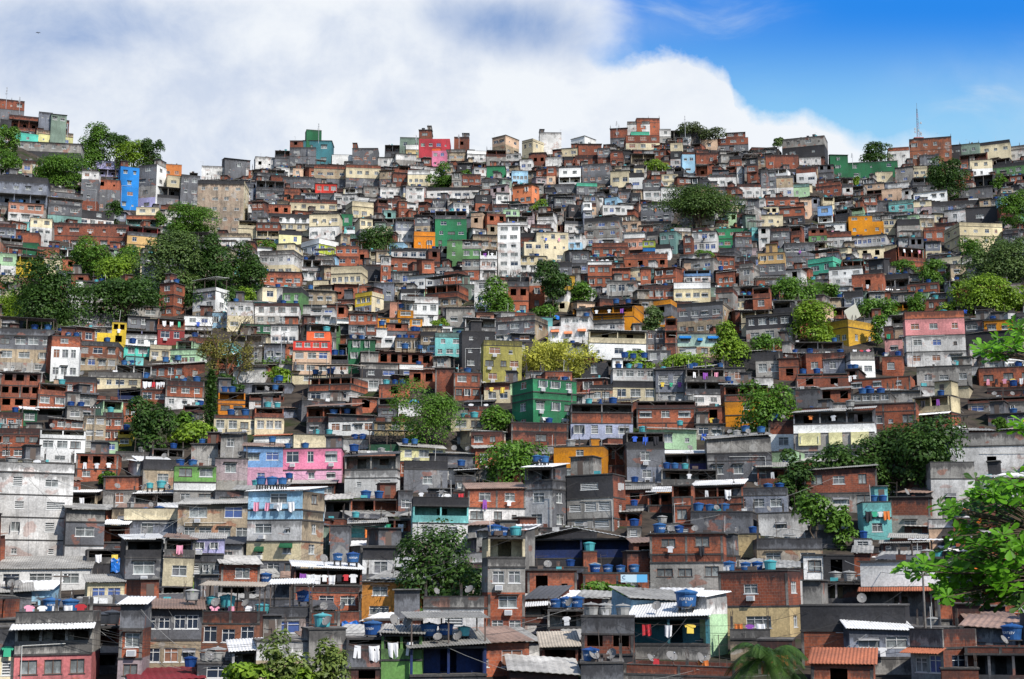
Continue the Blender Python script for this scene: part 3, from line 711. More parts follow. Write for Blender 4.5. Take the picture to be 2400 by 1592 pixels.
1255 1480 790 1020|o2.R/2 w2.R/2.8|l5 t1b|brick house with hanging washing under tin roof
1480 1810 815 1060|p.r/1 w3.R w3.V|t3b d1|brick and cream house left of the dark conifer
1950 2187 912 1110|o.orange/2 p.orange/1 w2.orange|t2b|vivid orange house with open top balcony
795 1245 735 880|p.G/1.2 w4.C/2.6|l1 d1|cream rounded house with green window
2085 2364 690 835|b.V|mg d1|pale grey shed under flat slab right of bare tree
2150 2600 835 925|w1.slate|t1b|low blue grey wall under the pale grey shed
1645 1890 235 430|w2.W/2.4 p.V/1 o2.V/2|t1k l1|white house with rounded balcony above pale lime house
1140 1335 232 350|w2.D|mg|grey house behind bright yellow and lilac houses
600 845 1045 1180|w2.G|l2 d1 t2b|grey rendered house with washing and yellow flowers
1050 1300 880 990|o.navy|l2|dark blue open storey behind wire fence
1340 1420 250 360|w1.C||slim cream house left of maroon house
470 750 1160 1260|w2.R|mg|brick house with flat tin roof over white terrace
1100 1220 1010 1180|w2.R|t1b|brick house with small balcony left of round dark tree
1640 1830 1030 1190|o.r/2 w2.C/2.6|t1b l2|cream house with red washing on top left of conifer
2230 2500 930 1060|o2.R/2.2 w2.W|mg t1b d1|white house with brick top right of vivid orange house
@600 680
322 650 370 840|w1.coral/2/.36-1 w4.red/2.2 w3.peach/2.6 w3.peach/2.6 w1.C/2|t1a pp|coral red and peach tall house with white roof
820 1062 445 745|w2.dgreen w2.dgreen w1.dgreen|d2 t2b|dark green three storey house right of peach house
730 825 480 600|o.dgreen||dark green porch wing beside the dark green house
635 822 578 750|o.D/2.2 w2.V|t3b|grey house with dark terrace between peach and green
978 1252 345 515|b.W/1.8/.36-.7 w2.W/2.8|mV t1b|plain white house with stepped roof room
1245 1478 432 560|w3.T|t3b|tan low house right of plain white house
1470 1612 372 575|p.K/1 w2.T w2.azure||narrow house grey above and pale blue below
1600 1862 382 600|p.tealg/1.1 w2.aqua w3.aqua|t1b|light turquoise house with grey green parapet
1842 2132 372 715|w2.K w2.K w2.K|pp|black graffiti covered house with white windows
1870 2140 255 372|o.V/2 p.V/1|mw|shed with red door under long white slanted roof
2030 2370 452 840|p.olive/1 w2.olive/2.7 w3.olive w2.olive/2.7|ac|olive green mossy apartment house
2110 2480 398 455|w3.W|mw|white top floor with maroon shutters above olive house
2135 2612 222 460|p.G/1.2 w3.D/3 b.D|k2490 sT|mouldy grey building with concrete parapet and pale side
1088 1575 555 700|w5x.R|t2b mr|long low brick building with bricked openings
1280 1492 668 775|b.W/1 w1.K/1.6|t1b|white strip wall over black box rooftop
935 1265 655 790|b.G/1.2 w2.K/2||grey and black boxy rooftop left of white strip
460 1002 770 1000|o4.R/1.7 p.R/1.6 w3.V/3|k845 cT t2b d2|white house with brick balcony and row of posts
1372 1605 712 880|w2x.R|mr|pinkish brick room with square dark opening
1600 1772 700 965|b.r||streaked dark red brick stair tower
1768 2012 742 985|w2.R/2.7 w3.R/2.7|t1b|brick house with large windows above the feathery tree
1105 1372 845 970|w1x.R|t4b d1|two tone grey and brick box with four tanks
845 1092 962 1100|w1x.R|mr|orange brick shell with wooden window right of washing
1090 1255 962 1140|o.K/2 p.r/1 w1.D|l1|dark open balcony with brick parapet behind feathery tree
450 905 1040 1290|o3.R/2.2 p.r/1.1 w3.D/2.7|mr|brick and grey house with shuttered balcony
650 1065 1120 1300|p.D/1 w4.W/2.8|mg t3b|long white bungalow with blue windows
1060 1435 1185 1300|w3.sand|t2g|mustard streaked house left of feathery tree
1830 2145 1040 1150|p.r/1 w2.r|l2|dark red brick terrace above the white box house
1740 2050 1145 1270|w2.C|t2a|white box house right of feathery tree
-10 242 1050 1295|o.R/1.6 w3.C/2.8|t3a|cream house left of the black alley
2040 2275 832 1010|b.R/1.4 w2.C|l2 mg|cream and brick house left of emerald house
828 982 212 410|w2.R/2.7 w2.D||brick box house with two white windows
1085 1482 180 340|w1.ochre/2.2/.45-.8 w4.ochre/2.8|cd t2b|dull orange house with dark canopy on its roof
1298 1622 60 325|p.V/1.5 w4.W w3.W|d1|large white house right of dull orange house
885 1142 12 205|p.yellow/1.2 w3.yellow/2.6 w2.slate/2.2|k1032 sC|lemon yellow house over a blue grey floor
485 692 162 310|w2.V/2 w2.V|d1|pale balcony house left of the brick box house
-10 380 118 315|p.r/.8 w4.V/2.7 w4.G/2.7|t2b|pale grey house with white right half
130 372 312 485|w3.V w3.V|d1|whitish house with two rows of windows above embankment
-130 135 308 400|w3.dgreen||bottle green house left of the two row whitish house
632 802 132 260|w2x.R|l2|small brick house with yellow cloth
980 1085 215 400|w2.R w1.r|d1|brown brick house left of dull orange house
-10 250 850 1010|o3.D/2 o.R/1.6|mg t2b|two open terraces with pale tin roofs
1270 1480 1010 1130|b.V|tarp.blue|white wall with blue tarp behind feathery tree
1350 1480 370 450|p.R/1 b.R|t2b|low brick terrace above the tan low house
1170 1350 300 430|w1x.R/1.6 b.D/1.6|l1|brick and dark grey house right of stepped roof room
@1200 680
540 1190 135 370|o3.ochre/2 b.ochre/3|k1085 md t2b l4|long orange building with washing under flat roof
420 1110 205 370|o3.D/1.6 p.G/.9 w3.V/2.4|k1000 sV md t1b|pale grey house with long dark open terrace
325 700 245 480|w3.V/1.9/.3-1 w3.V/4|aw1.orange t1b|white house with two small orange awnings
690 1190 365 620|o2.C/2.6 w3.W/3.4|mw|white house with arched porch and dark verandas
1190 1372 368 570|w2.D w2.D|t1g|dark grey house with white lattice windows
1370 1478 250 600|o.R o.R b.r|pp|narrow brick tower with stacked open balconies
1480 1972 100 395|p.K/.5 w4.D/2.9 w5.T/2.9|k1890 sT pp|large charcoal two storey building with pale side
1480 1865 395 600|w3.celadon/2.6 w4.T/2.2|aw0.blue|pale aqua house with a blue awning
-5 585 790 1245|w3.green/2.3 p.green/1.3 w3.green/3 w2.green/2.6|j190 aw2.white t4b ac|big emerald green house with white awnings
610 852 605 795|b.R/1/0-.5 w1.K/3||black rendered wall with brick corner right of bamboo
570 822 795 935|w1.R/2|mw l1|brick shed with white roof right of emerald house
700 900 850 1005|p.K/1 w2.T|l2|small dark balcony house right of emerald house
905 1292 705 1000|w4.V/2.3 p.K/1.1 w3.C/2.8|t3b d1|cream and grey house with black balcony band
1290 1560 712 1005|w2.slate/4 w2.G/1.8|l3 pp|slate grey house with washing under its window
1560 1905 705 1045|o3.G/2.4 o2.D/2.4 w2.V/2.4|l3 t1b|open balcony house in three grey tiers
1830 2085 695 850|w2.G|t2b|grey flat roofed house with blue and green tanks
1900 2230 555 710|b.K|mV t1b|black parapet house with dark stairs left of terraces
1912 2305 850 1225|o3.R/1.8 p.R/1.2 w1.ochre/2.7 w1.ochre/2.4|mw t1b|orange house with brick balcony beside leafy tree
525 1082 1015 1335|o2.D/1.6 p.R/2 w4.lav/3|t4b d1|pale lavender house with brick parapet
1115 1642 990 1250|o.r/1.4 w3.R/2.8 b.R/1.4|t2g d1|wide red brick house with white framed windows
1655 1912 1048 1210|w1x.R|l1|square brick house with one black opening
-5 500 1190 1400|b.r/1.4 w1.r|t1b|dark brick walled terrace under the emerald house
850 1230 635 720|o2.G|mw t3b|low open house under thin slab right of bamboo
1220 1420 545 660|w2.D|t1g|dark hut with green plants left of brick tower
1470 1640 515 600|b.W||small white hut below narrow brick tower
1645 1900 1200 1340|w2.G|t1k l2|bluish grey house with black tank beside leafy tree
0 200 395 470|w1.K|mw|black house with white roof behind the bamboo
@1780 680
-110 292 215 475|p.K/.3 w4.K/2.6 w3.G/2.8||black over mottled grey house with white square windows
555 1045 262 505|p.mustard/1.2 w4.mustard/3.2|k800 t1b d1|mustard yellow corner house with tilted panel
1308 1832 195 685|p.R/1.2 w3.pinks/2.9 w3.V/2.8 w3.V/2.6|j1322 t1a pp|pink storey with brick parapet over streaked white floors
1420 1892 682 870|w3.G/3.4|t1a d2|grey rendered box house with red curtain below pink storey
1128 1282 325 600|b.r/1.9/0-.5 w1.rosep/2.8|l1|small rose pink house left of big pink storey
765 1032 552 785|p.G/1.3 w2.W/3|j822 t2b l3 ac|white house with grey parapet and blue tarp
1105 1275 595 770|w1.R/3.2|t1b|brick house with single window under rose pink house
575 765 560 750|p.r/1 w1.slate/2.6|t1b|bluish grey house with brick parapet and tank
300 745 462 570|o2.D|t2b|dark open workshop roof left of mustard house
180 352 612 810|b.R/1.6 w1x.R|d1|brick hut with big black doorway
-25 212 555 790|p.K/1.2 w2.G/2.8|t3b|grey house with black parapet left of brick hut
345 790 745 880|o.R/1 w2x.r|t2b d1|stepped dark brick terrace under bluish grey house
785 1345 692 905|w1x.r/2/0-.2 w3.R/2.6|t3b l2|wide red brick terraces below white and rose houses
535 835 890 1015|w2x.R|mg d1|brick room with open side right of mossy cube
330 540 890 1060|b.D||blank mossy grey wall cube above leafy tree
830 1395 925 1250|w4.G/1.6/0-.62 p.R/1.3 w4.R/3|t4b|long brick house with white window row and tanks
1390 1805 935 1250|o.cream/2.6 o3.R/3|k1705 sR eaw.white t2b l2|cream balcony house with scalloped white awning
1880 2480 955 1110|o.R/1.2 w4.G/2.8|d2 t1b|bluish grey house with flat slab roof by cables
2060 2480 1105 1250|w3.D|t1b|dark plastered house under the cables at right
1980 2480 690 870|w3.R|l6 t2b d1|brick house with open hatch right of big pink storey
2050 2480 870 950|p.r/1 b.r|t1b d2|red brick terrace strip with washing at right
1780 2100 150 270|o.T|md l3|tan shed under dark sloping roof at right
1480 1680 85 200|w2.r|t1a|brick box with dark parapet behind big pink storey
1150 1415 115 200|o.ochre|mT|ochre porch under beige slab behind big pink storey
600 885 160 265|o2.R|mw|brick porch behind the mustard house
1840 2250 375 580|w2.K|l4|blackened house behind the washing at right
1890 2000 490 690|w1.V||white wall left of the hanging leaves
-20 190 880 1010|b.r|mw|dark brick wall behind leafy tree
1180 1320 230 340|o.G|mg|grey porch with white cloth left of pink storey
@0 420
80 372 215 385|w4.rosebrick/2.2 w3.V/2|t2b|salmon brick house with a row of small windows
460 1132 400 620|w5.R/2.7 w8.R/2.7|ac|long two storey red brick row on the left
1135 1392 425 660|o2.maroon/1.7 p.D/1 w2.apricot/2.5 w2.apricot/2.3||apricot house with dark red roof terrace
1130 1412 252 430|w2.C/2/.3-1 p.R/1 o2.tealg/2||cream and brick house with teal balcony below blue tower
712 1010 290 420|w1.K/2.4 w4.V/1.9||charcoal house above a row of white shutters
-15 130 665 885|w1.mint/2.4 w1.W/2.4|t1b|pale green and white house at the left edge
70 382 690 880|o3.yellow/2 b.yellow/2.4|cg|yellow balcony house under flat canopy
-15 192 525 670|o.G/1.6 w2.R/2.6|l4 t2b|brick terrace house with coloured washing at far left
270 452 352 600|w2.C/2.6 w3.V/2.7 w2.V|d1|cream and white stacked house left of the red brick row
190 335 480 680|b.R/2 b.dgreen/2.6|t1b|brick and bottle green house with red cloth
510 692 630 720|o2.W/2 p.W/1||white balcony house below the red brick row
335 520 610 720|b.R|t2b|orange brick box left of white balcony house
1420 1642 925 1230|w1.R w1.R w2.R|k1545 t2b d3|tall brick tower with sunlit right side
1722 2045 965 1250|p.V/1 w2.D/2.6 w2.V w2.T|k1920 sW cw|old white tower house with railing on the roof
1890 2032 1195 1330|w2.azure||pale blue narrow house below old white tower
2030 2250 1100 1360|w3.V/2.4 w2.C|t1b|pale plaster house right of old white tower
1945 2232 485 610|p.T/1 w3.V/2.6||white house with ornate balustrade below tan block
2130 2492 375 540|o2.C/2 w3.C/2.6|t1b|cream terraces with green inside right of tan block
640 782 850 975|w1x.R|d1|small red brick house against the left trees
1140 1420 1140 1250|w2.G|l1|grey house with washing left of tall brick tower
-10 110 860 990|w1.C|t1b|tan house at left edge under yellow balcony
430 720 230 400|w2.D/2.6 b.tealg/2|cT|dark house with wooden stair frame above red brick row
550 700 700 830|w1x.R|mw|red brick hut with tilted white sheet by the tree
710 1010 1205 1330|w2.D||dim grey house under the feathery tree shade
1480 1720 230 400|p.R/1 w1.V/2.6|t1b|white house with brick parapet left of tan block
@600 420
28 417 575 860|w1.C/1.6/.5-1 p.G/1 w4.V/2.6 w4.C/2.7|k330|beige two storey house with many windows
203 402 462 590|p.K/1 w2.butter||pale yellow house with black parapet
398 742 528 690|p.W/1.4 w3.lime/2.6 b.C/.9|j560 sW|white and lime green house
668 1000 775 955|p.C/1.5 w5.C/2.8|k940|cream house with open white roof frame
1350 1672 850 990|w3.W/3|k1590 sD md|white house with three windows under black roof edge
1508 1902 935 1150|o3.R/1.8 p.R/1.2 w4.T/2.6|k1800 cd|brick house with black canopy and long terrace
1680 1892 822 945|w3.R|k1850|orange red brick house with white curtain
1113 1202 690 930|w1.V w1.R w1.R||narrow stacked house of grey and brick
1210 1522 622 720|p.K/.8 w4.V||whitish bungalow with black parapet below orange house
1200 1472 705 830|w3.R|mg|brick house with one large white window
1413 1597 470 625|p.orange/1 w2.orange/2.9||bright orange house left of tall green house
1600 1882 285 610|o3.D/2.2 w2.green w3.green w3.green|t3b|tall green house with black roof terrace
1702 1842 550 790|w1.moss w1.moss b.moss||mossy green house with slanted side
1840 2007 550 910|w2.G/2 w2.moss/2.6 w2.G w1.R|mr|house with a moss green floor and salmon awning
1940 2162 500 650|w3.T|t1b|tan house left of white tower block
2003 2152 640 910|o2.W/2 w3.V w2.V|l2|white balcony house left of white tower block
2165 2364 390 880|p.W/.8 w2.W/2.6 w2.W/2.6 w2.V w2.V w2.V w2.V|l2|tall white six storey tower block
713 912 600 780|w3.R/2.8 w2.R|t1b|brick house with dark window right of lime house
903 992 630 770|w1x.R||little orange brick house beside the dark round tree
800 1067 192 350|p.C/1.1 w3.cream/2.8|j860|cream yellow house with wide dark window
308 722 182 290|p.r/1.1 w5.C/2.6||long cream house with lime shutter
100 472 312 410|p.K/1 w5.W/2.4||white house with long black parapet
478 742 312 540|w3.C/2.7 w3.V/2.9|l2|house with arched windows and maroon shutters
760 862 312 425|w1.green||small green house with single white window
1275 1397 200 350|w1.R/1.8/0-.6 w2.R/2.6||red brick house with one white framed window
1248 1412 380 570|w3.slate/2.2 w3.V/2.8||white house under a blue grey window band
530 722 42 130|w3.red||flat roofed bright red house
1530 2002 75 180|p.K/.8 w6.V||long white terraced house with black parapet
410 580 720 910|o2.V/2 p.V/1 w3.V|t1b|white balcony house right of beige house
28 402 830 970|w5.R|t1b|ragged brick house below the beige house
1298 1502 985 1100|p.K/.9 w3.W|t1b|white house with black parapet top left of black canopy
0 205 390 540|w3.R/2.2 o2.C/2.4||brick house with cream arcade at tan block's right
205 490 400 470|w4.C||cream house below long black parapet
65 305 228 330|w3x.R|t1b|orange brick house below long cream house
700 900 945 1080|w2x.R/2.6|mr|brick house with dark wide opening left of lemon house
440 700 1000 1130|w3.T|mg t1b|tan house with small balcony above pale balcony house
@1200 420
113 502 478 745|w3.C/2.5/.28-1 w5.C/2.6 w3.C/2.7|t1b l2|cream apartment house with brown windows
68 302 690 840|w3.cream/2.6 w3.W/2.4|t1b|cream balcony house with arched window
648 957 345 600|p.K/1 w3.G w3.G w3.V||large grey three storey house with black parapet
960 1150 378 480|w2.peach||dull salmon house right of large grey house
1140 1422 380 470|w4.G|t1b|grey strip house below the broad tree
813 1077 235 330|w5.W||white house with many windows left of broad tree
1335 1524 72 210|w4.W|mr|white cube house left of broad tree
1823 2112 442 620|w3.green w4.green||green house right below the broad tree
718 1030 570 700|p.R/1 w4.R|l2|curved orange brick house
1008 1187 480 640|p.W/1.1 w3.rosebrick/2.6|mw|peach brick storey under a white canopy
1168 1277 550 720|w2.lime/2 p.blue/1.1 w1.R/2.4||narrow house in lime green with blue band
1273 1412 585 720|p.K/.9 w3.W||white house right of lime and blue house
1000 1392 672 800|p.R/1.2 w4x.R||wide orange brick terrace house
678 892 735 970|p.W/.8 w3.R w3.R|mw l4|brick house with white canopy and washing
1447 1772 925 1100|p.W/1.4 w4.cream/3.2||white and cream house with lime green corner
1540 1772 812 935|o.sky/2 w3.V/2.4||white house with blue glazed top
1185 1462 950 1080|p.r/1 w3.R/2.8|t1b|curved brick house left of white and cream house
848 1112 912 1050|w3.G|t1b|grey house with green shutter
1828 1992 690 815|w3.R|mr|brick house right of the palm
1840 1992 830 970|w3.R|mw t1b|red house under white slab right of palm
468 562 862 1005|w1.mustard||mustard house behind the dark tree
1975 2172 1035 1175|o2.G/1.6 w3.C/2.6|t2b|cream house with open top left of blue tarp
500 620 490 640|w2.V/2.8 w2.azure||white house with light blue floor
470 640 345 490|o.D/1.6 w2.V/2.8||grey and white house with black canopy
535 685 650 850|w2.D w2.D|l1|dark house with orange towel right of cream balcony house
900 1060 800 930|w2.R|mg|brick house with dark stains under orange terrace
1150 1240 800 950|w1.R||orange brick house with white window in the middle
5 245 50 225|w2.salmon/2.4 w3.salmon/2.6|k180 mr|salmon orange house with black awnings
2000 2145 475 700|w2.R/1.2 w2.D w1.D||brick topped grey tower right of green house
1535 1610 510 680|w1.R w1.R||slim salmon brick house left of palm
1610 1825 470 660|w3.V w4.V|l1|pale house with many windows left of green house
2200 2420 320 430|w3.C/2.6|t2b|pale beige house left of brick over black house
1150 1420 215 385|w4.D w4.D|l1|dark blue grey flats behind the broad tree's left edge
@1780 420
1658 2165 385 670|p.cream/1 w4.cream w4.cream w3.cream/2.6|t1g j1800|big rounded cream building on the right
1835 2160 252 400|w1.K|l1|black painted block on top of rounded cream building
1660 1840 275 395|w1.V||grey corrugated block on rounded cream building
808 1107 330 510|w2.ochre/1.3/0-.68 w3.ochre/3.2|t1b|orange ochre house on the right slope
443 742 690 905|p.turqm/1.2 w2.turqm/2.9 w1.moss/2|k665 cD|bright mint house on the right slope
878 1122 612 720|w2x.C|mV|cream house with two square holes
1120 1482 602 840|o4.R/2.8 w2.R/2.8|j1250 l3|large orange brick building with dark openings
1160 1382 190 300|p.tealg/.9 w3.aqua/2.4|l2|pale aqua long house on the right slope
528 652 240 410|w1.sky/2.6 o.W/2.4||small sky blue house with white roof edge
303 447 45 170|p.tealg/.7 w2.mint||pale lime house near the bare rock
508 727 32 155|p.R/.7 w3.R||red brick house left of bare rock
943 1112 42 150|w2.peach/2 o.R/1.8||peach house with open brick floor right of rock
1098 1267 88 200|w1.peach||blank peach house on the upper right slope
188 397 255 410|w2.R/2.6 w3.K/2.6||brick over black house on the upper right slope
58 352 162 250|p.r/.8 w3.R||long dark brick house under pale lime house
543 772 392 470|w3.W|mw|white house with little gable on right slope
598 822 470 620|p.r/1.3 w4.V/2.8|l2|white house with ragged brick parapet
838 1127 505 610|w7.V|t1b|glazed long white house under orange ochre house
1388 1672 112 205|w4.W|mg|white long house by the tall right tree
1535 1975 195 310|p.K/.8 w6.D/2.7||long dark house above rounded cream building
1105 1272 362 500|w3.C w2.C||cream flats right of orange ochre house
1240 1435 360 520|p.K/1.2 w2.G|l1|grey house with black top right of cream flats
628 912 780 960|p.G/.8 w3.W/2.6 w2.V|d1|white house with rounded grey wall
833 1105 850 1010|w1x.R|l1|plain brick house right of rounded grey wall
1100 1335 850 1000|p.K/.8 o2.D/2.2|t4b|dark terrace house with row of tanks
1330 1602 932 1020|w3.R|t1b|brick house behind coloured washing heap
-5 232 660 960|w3.apricot/2.6 w3.D w2.D||tall dark house with an apricot patch
235 502 572 810|w4.D w4.D|l1|dark grey flats left of bright mint house
108 272 438 620|p.r/.9 w2.D w2.D||grey house with brick parapet and bright windows
1480 1660 430 560|p.R/.6 w2.R|l2|dark red brick house left of rounded cream building
445 600 440 570|w2x.R/2.4 w2.moss/2.4||brick house over dark green floor
1060 1165 195 300|w1.D|t1b|grey house beside the pale aqua long house
1385 1535 195 320|w1.C/2 w2.mauve|ac|cream house with pinkish floor right of aqua house
@0 180
-15 205 210 380|w3.r/2 b.D/2||gabled brick house at the top left corner
90 602 365 490|p.r/1 o6.r/2.6||long brick veranda house with row of dark openings
130 332 505 590|w1.turq||turquoise walled house on the left hill
328 645 490 610|p.T/1 w3.lemon/2.6||pale yellow long house on the left hill
150 702 590 750|w6.G/2.6 b.K/2.6||grey house row above the dark graffiti wall
-15 392 895 1250|p.K/1.1 w4.slate/2.7 o3.slate/2.8 w2.G/2.2|t2b|blue grey house with green panelled recesses
1063 1228 808 1190|w2.blue w1.blue w1.blue w2.blue|pp|tall bright blue house
1222 1470 782 1190|w1.D/2.2 w2.D w1.G/2.6 w1.lilac/3|k1385 sW|grey and lilac tall house right of bright blue house
1450 1618 785 915|w2.tang||orange house on the skyline left of tan block
1390 1602 882 1190|w1.C/2.6/.45-1 o2.K/2.4 b.D||cream box over black open terrace
1610 1772 882 1170|w2.D w2.D w2.D||dark grey narrow block left of tan block
1758 2215 930 1410|p.K/.8 w4.stain w4.stain w4.stain w4.stain w3.stain|k2165 sC|big stained tan apartment block
1803 2222 805 925|w4.V||pale top storey above the stained tan block
858 1062 755 900|w3.lilac/2.4 o2.lilac/2.4||lilac house below the skyline trees
715 862 845 1210|w2.V/2 w1.D w1.D w1.R|pp|narrow grey house with white top left of bright blue
858 1060 922 1210|w2x.R/2.4 w2.D w2.D||grey house with salmon brick top left of bright blue
418 652 1000 1250|p.G/.8 w2.D w2.D|d1|dark grey house below the left hill tree
2010 2232 740 840|w1.D|md|dark gabled house on skyline right of tan block
-40 168 720 830|w2.V||
645 730 1050 1230|w1.D||
0 95 385 470|b.K||
350 465 320 400|w2.slate||
460 590 340 420|w2.sage|mg|
@600 180
-5 168 720 830|w2x.V||pale box with two dark holes on the skyline
450 585 478 590|b.dgreen||dark green roof box on the teal house
415 670 572 790|w2.teal/2.7 w2.teal/2.7||teal house on the skyline
298 532 572 790|w1x.R/2/0-.5 w2.D w2.D||brick and black house left of the teal house
1285 1490 545 660|w2.sage||
1455 1732 475 660|w1.R/2/0-.4 w4.crimson/2.6|t1k|crimson red house on the skyline
1340 1537 610 730|p.W/1.4 w3.sand||house with a white balcony strip below crimson house
1570 1697 640 810|b.coral/.8/0-.6 w2.pink w2.pink||tall pink house above the round skyline tree
1770 1902 540 650|w1x.R||brick box standing on the skyline
2110 2352 522 690|w2.peach/2.6 w2.T|k2230|peach tan house on the skyline
2060 2222 800 910|w1.green||bright green shed below the skyline
518 807 790 1000|p.r/1 w3.T w3.D||broad stained tan house with brick parapet
803 1112 790 1000|p.R/.7 w4.C w2.D||cream house with bright blue shutter
1358 1552 835 980|p.V/1 w4.C||cream balcony house left of round skyline tree
165 342 660 810|o2.D w3.D|t2a|dark house with two green tanks on the skyline
680 892 700 750|b.W||white parapet strip right of the teal house
1090 1222 722 810|w1.V||
1250 1432 692 800|w1.V b.G||
1843 2007 872 980|w3.R||orange brick house right of round skyline tree
1888 2062 662 770|p.W/1 w2.V||
2060 2235 655 800|o.r/1.8 w2.G||
2220 2364 690 760|w2.V||
1105 1235 840 990|w2.T w2.D|mr|
1700 1870 650 760|p.G/.7 w2.T||
1220 1360 860 980|w3.r||
1150 1290 610 690|o.D||
860 1090 640 800|w3.D||
960 1090 980 1080|w2.G||
1110 1310 990 1090|w3.V||
330 420 820 900|w1.peach||
0 250 930 1110|o3.D w2.D||
240 520 900 1000|w3.D||
1540 1690 1170 1240|w2.V||
1960 2110 1060 1210|w1.K w1.R||
@1200 180
1115 1322 372 480|b.R/1.4 w2.R||brick top house at the hilltop
1030 1232 400 500|p.G/.8 w2.V||grey terrace house at the hilltop
1020 1322 492 660|p.turqm/1.2/.15-.7 w3.r w3.C||house with turquoise parapet just below hilltop
88 322 552 730|p.C/.7 w2.C w2.C|k185|cream grey house on the middle skyline
528 752 530 640|w2.W|k650|white flat roofed house on the skyline
595 802 602 710|w2.r||
565 762 702 800|p.R/.6 w3.R||
878 1032 462 630|w1.r w2.D||dark brick house left of hilltop
1418 1522 592 810|w1.C w1.K w1.V||narrow cream over black house right of hilltop
1523 1637 672 870|p.r/.6 w2.azure w1.azure||pale aqua tower right of hilltop
1690 1832 562 660|w1.peach||
1645 1832 682 790|w2.R||
1838 2112 502 670|w2.R/2/.3-.9 w3.r w3.D||
420 612 815 970|w2.W o2.W||white house with red shutters
310 387 802 970|w1.R w1.peach||
880 1052 842 990|w2.C||
1048 1177 860 1010|p.K/.9 w1.W||
1178 1337 922 1110|w2.D w2.V||
1338 1482 872 990|w2.C w2.C||
1748 2002 880 990|p.D/.5 w3.V||
880 987 665 800|w1.R w2.R||
0 142 842 960|w4.azure||
2020 2222 960 1090|p.r/.6 w3.V||
2230 2364 840 1080|w2.D w2.D w2.V||
250 440 500 560|b.V||
1320 1420 470 600|w1.V w1.G||
1510 1600 450 620|w1.D w1.V||
1600 1710 460 540|b.K||
1390 1510 480 590|o.K||
440 590 640 720|w2.C||
770 880 640 800|w2.D w1.R||
170 300 680 800|w2x.R||
300 440 720 810|b.V|t1b|
70 180 740 850|w2.V||
1070 1280 690 790|o2.T|mg|
780 880 1000 1080|o.K||
950 1050 1020 1130|w1.D||
1060 1150 1040 1140|w1.K||
385 560 960 1050|p.D/.6 w2.D||
580 760 950 1060|p.turqm/1 w2.D||
630 880 780 960|w4.D w4.D||
2010 2060 800 960|w2.V||
1640 1750 790 900|o.R||
@1780 180
205 582 545 720|w4.G/2.2 w2.K|t2k|dark angular house on the skyline at right
1358 1712 548 760|w4.rust w4.rust||large rust stained block with the radio mast
1158 1337 632 740|p.R/1 w2.V||white house with red hipped parapet on skyline
638 792 700 910|w1.dgreen w1.dgreen w1.dgreen|md|narrow dark green house below the skyline
798 1232 762 910|w3.dgreen w3.dgreen||long dark green building below the skyline
333 502 812 960|b.R/1.3 w2.W||white house with brick top on upper right slope
1690 1802 612 710|w2.K||
1790 1962 600 700|w2.sage||
1908 2232 582 700|p.K/.7 w4.C||
2240 2420 615 750|p.G/.8 w3.V||
2080 2420 772 880|p.K/.9 w5.moss||moss green house at the right edge
1368 1502 800 900|p.C/.5 w2.C||
1040 1192 852 950|w1.C||
1895 2082 745 900|w2.C w3.W||
20 150 835 1080|w2.D w2.D w2.V||
160 305 885 1080|p.G/.6 w2.T w2.V||
520 660 790 920|w2x.D w1.D||
1150 1330 950 1010|b.V||
1220 1370 810 950|w1.G w1.G||
1380 1580 900 1040|o2.D w3.D||
1790 2080 990 1090|w2.D||
1800 2030 690 830|o.r w3.R||
1440 1600 700 800|w1.D||
1920 2090 880 1000|o2.K||
2030 2180 670 730|w1.R||
360 550 720 800|w2.V||
60 350 700 830|w3.r||
'''
# ------------------------------------------------------------------ read the catalogue and place houses
HOUSES = []
ox = oy = 0
for line in CAT.strip().splitlines():
    if line.startswith('@'): ox, oy = map(float, line[1:].split()); continue
    a, bands, feats, label = line.split('|')
    q = [float(x) for x in a.split()]
    H = dict(zx=q, x0=ox+q[0]/3.8125, x1=ox+q[1]/3.8125, y0=oy+q[2]/3.8125, y1=oy+q[3]/3.8125, bands=parse_bands(bands), feats=feats.split(), label=label.strip(), ox=ox)
    vx0, vx1, vy1 = max(0,H['x0']), min(2400,H['x1']), min(1592,H['y1'])
    H['area'] = max(0,vx1-vx0)*max(0,vy1-H['y0'])
    HOUSES.append(H)
LAB = sorted([h for h in HOUSES if h['label']], key=lambda h: -h['area'])
NSOLO = 298
for i, h in enumerate(LAB): h['solo'] = i < NSOLO
KIND = lambda b: max(b, key=lambda t: t[4]*(t[6]-t[5])*(1 if t[0] != 'p' else .6))[3]
def kind_of(h):
    L_ = h['label']
    if 'apartment' in L_ or 'tower block' in L_: return 'apartment_block', 'apartment block'
    if re.search(r'\b(porch|lean-to|shed|hut|canopy|kiosk|shelter)\b', L_) and len(h['bands']) == 1: return 'shed', 'shed'
    if KIND(h['bands']) in 'Rr': return 'brick_house', 'house'
    if KIND(h['bands']) in ('G','D','K','V','T','rust','stain','slate'): return 'rendered_house', 'house'
    return 'painted_house', 'house'
FOOT = []          # footprints for the infill: (X0, X1, Y0, Y1)
TANKJOBS, DISHJOBS, CLOTHJOBS, TARPJOBS = [], [], [], []
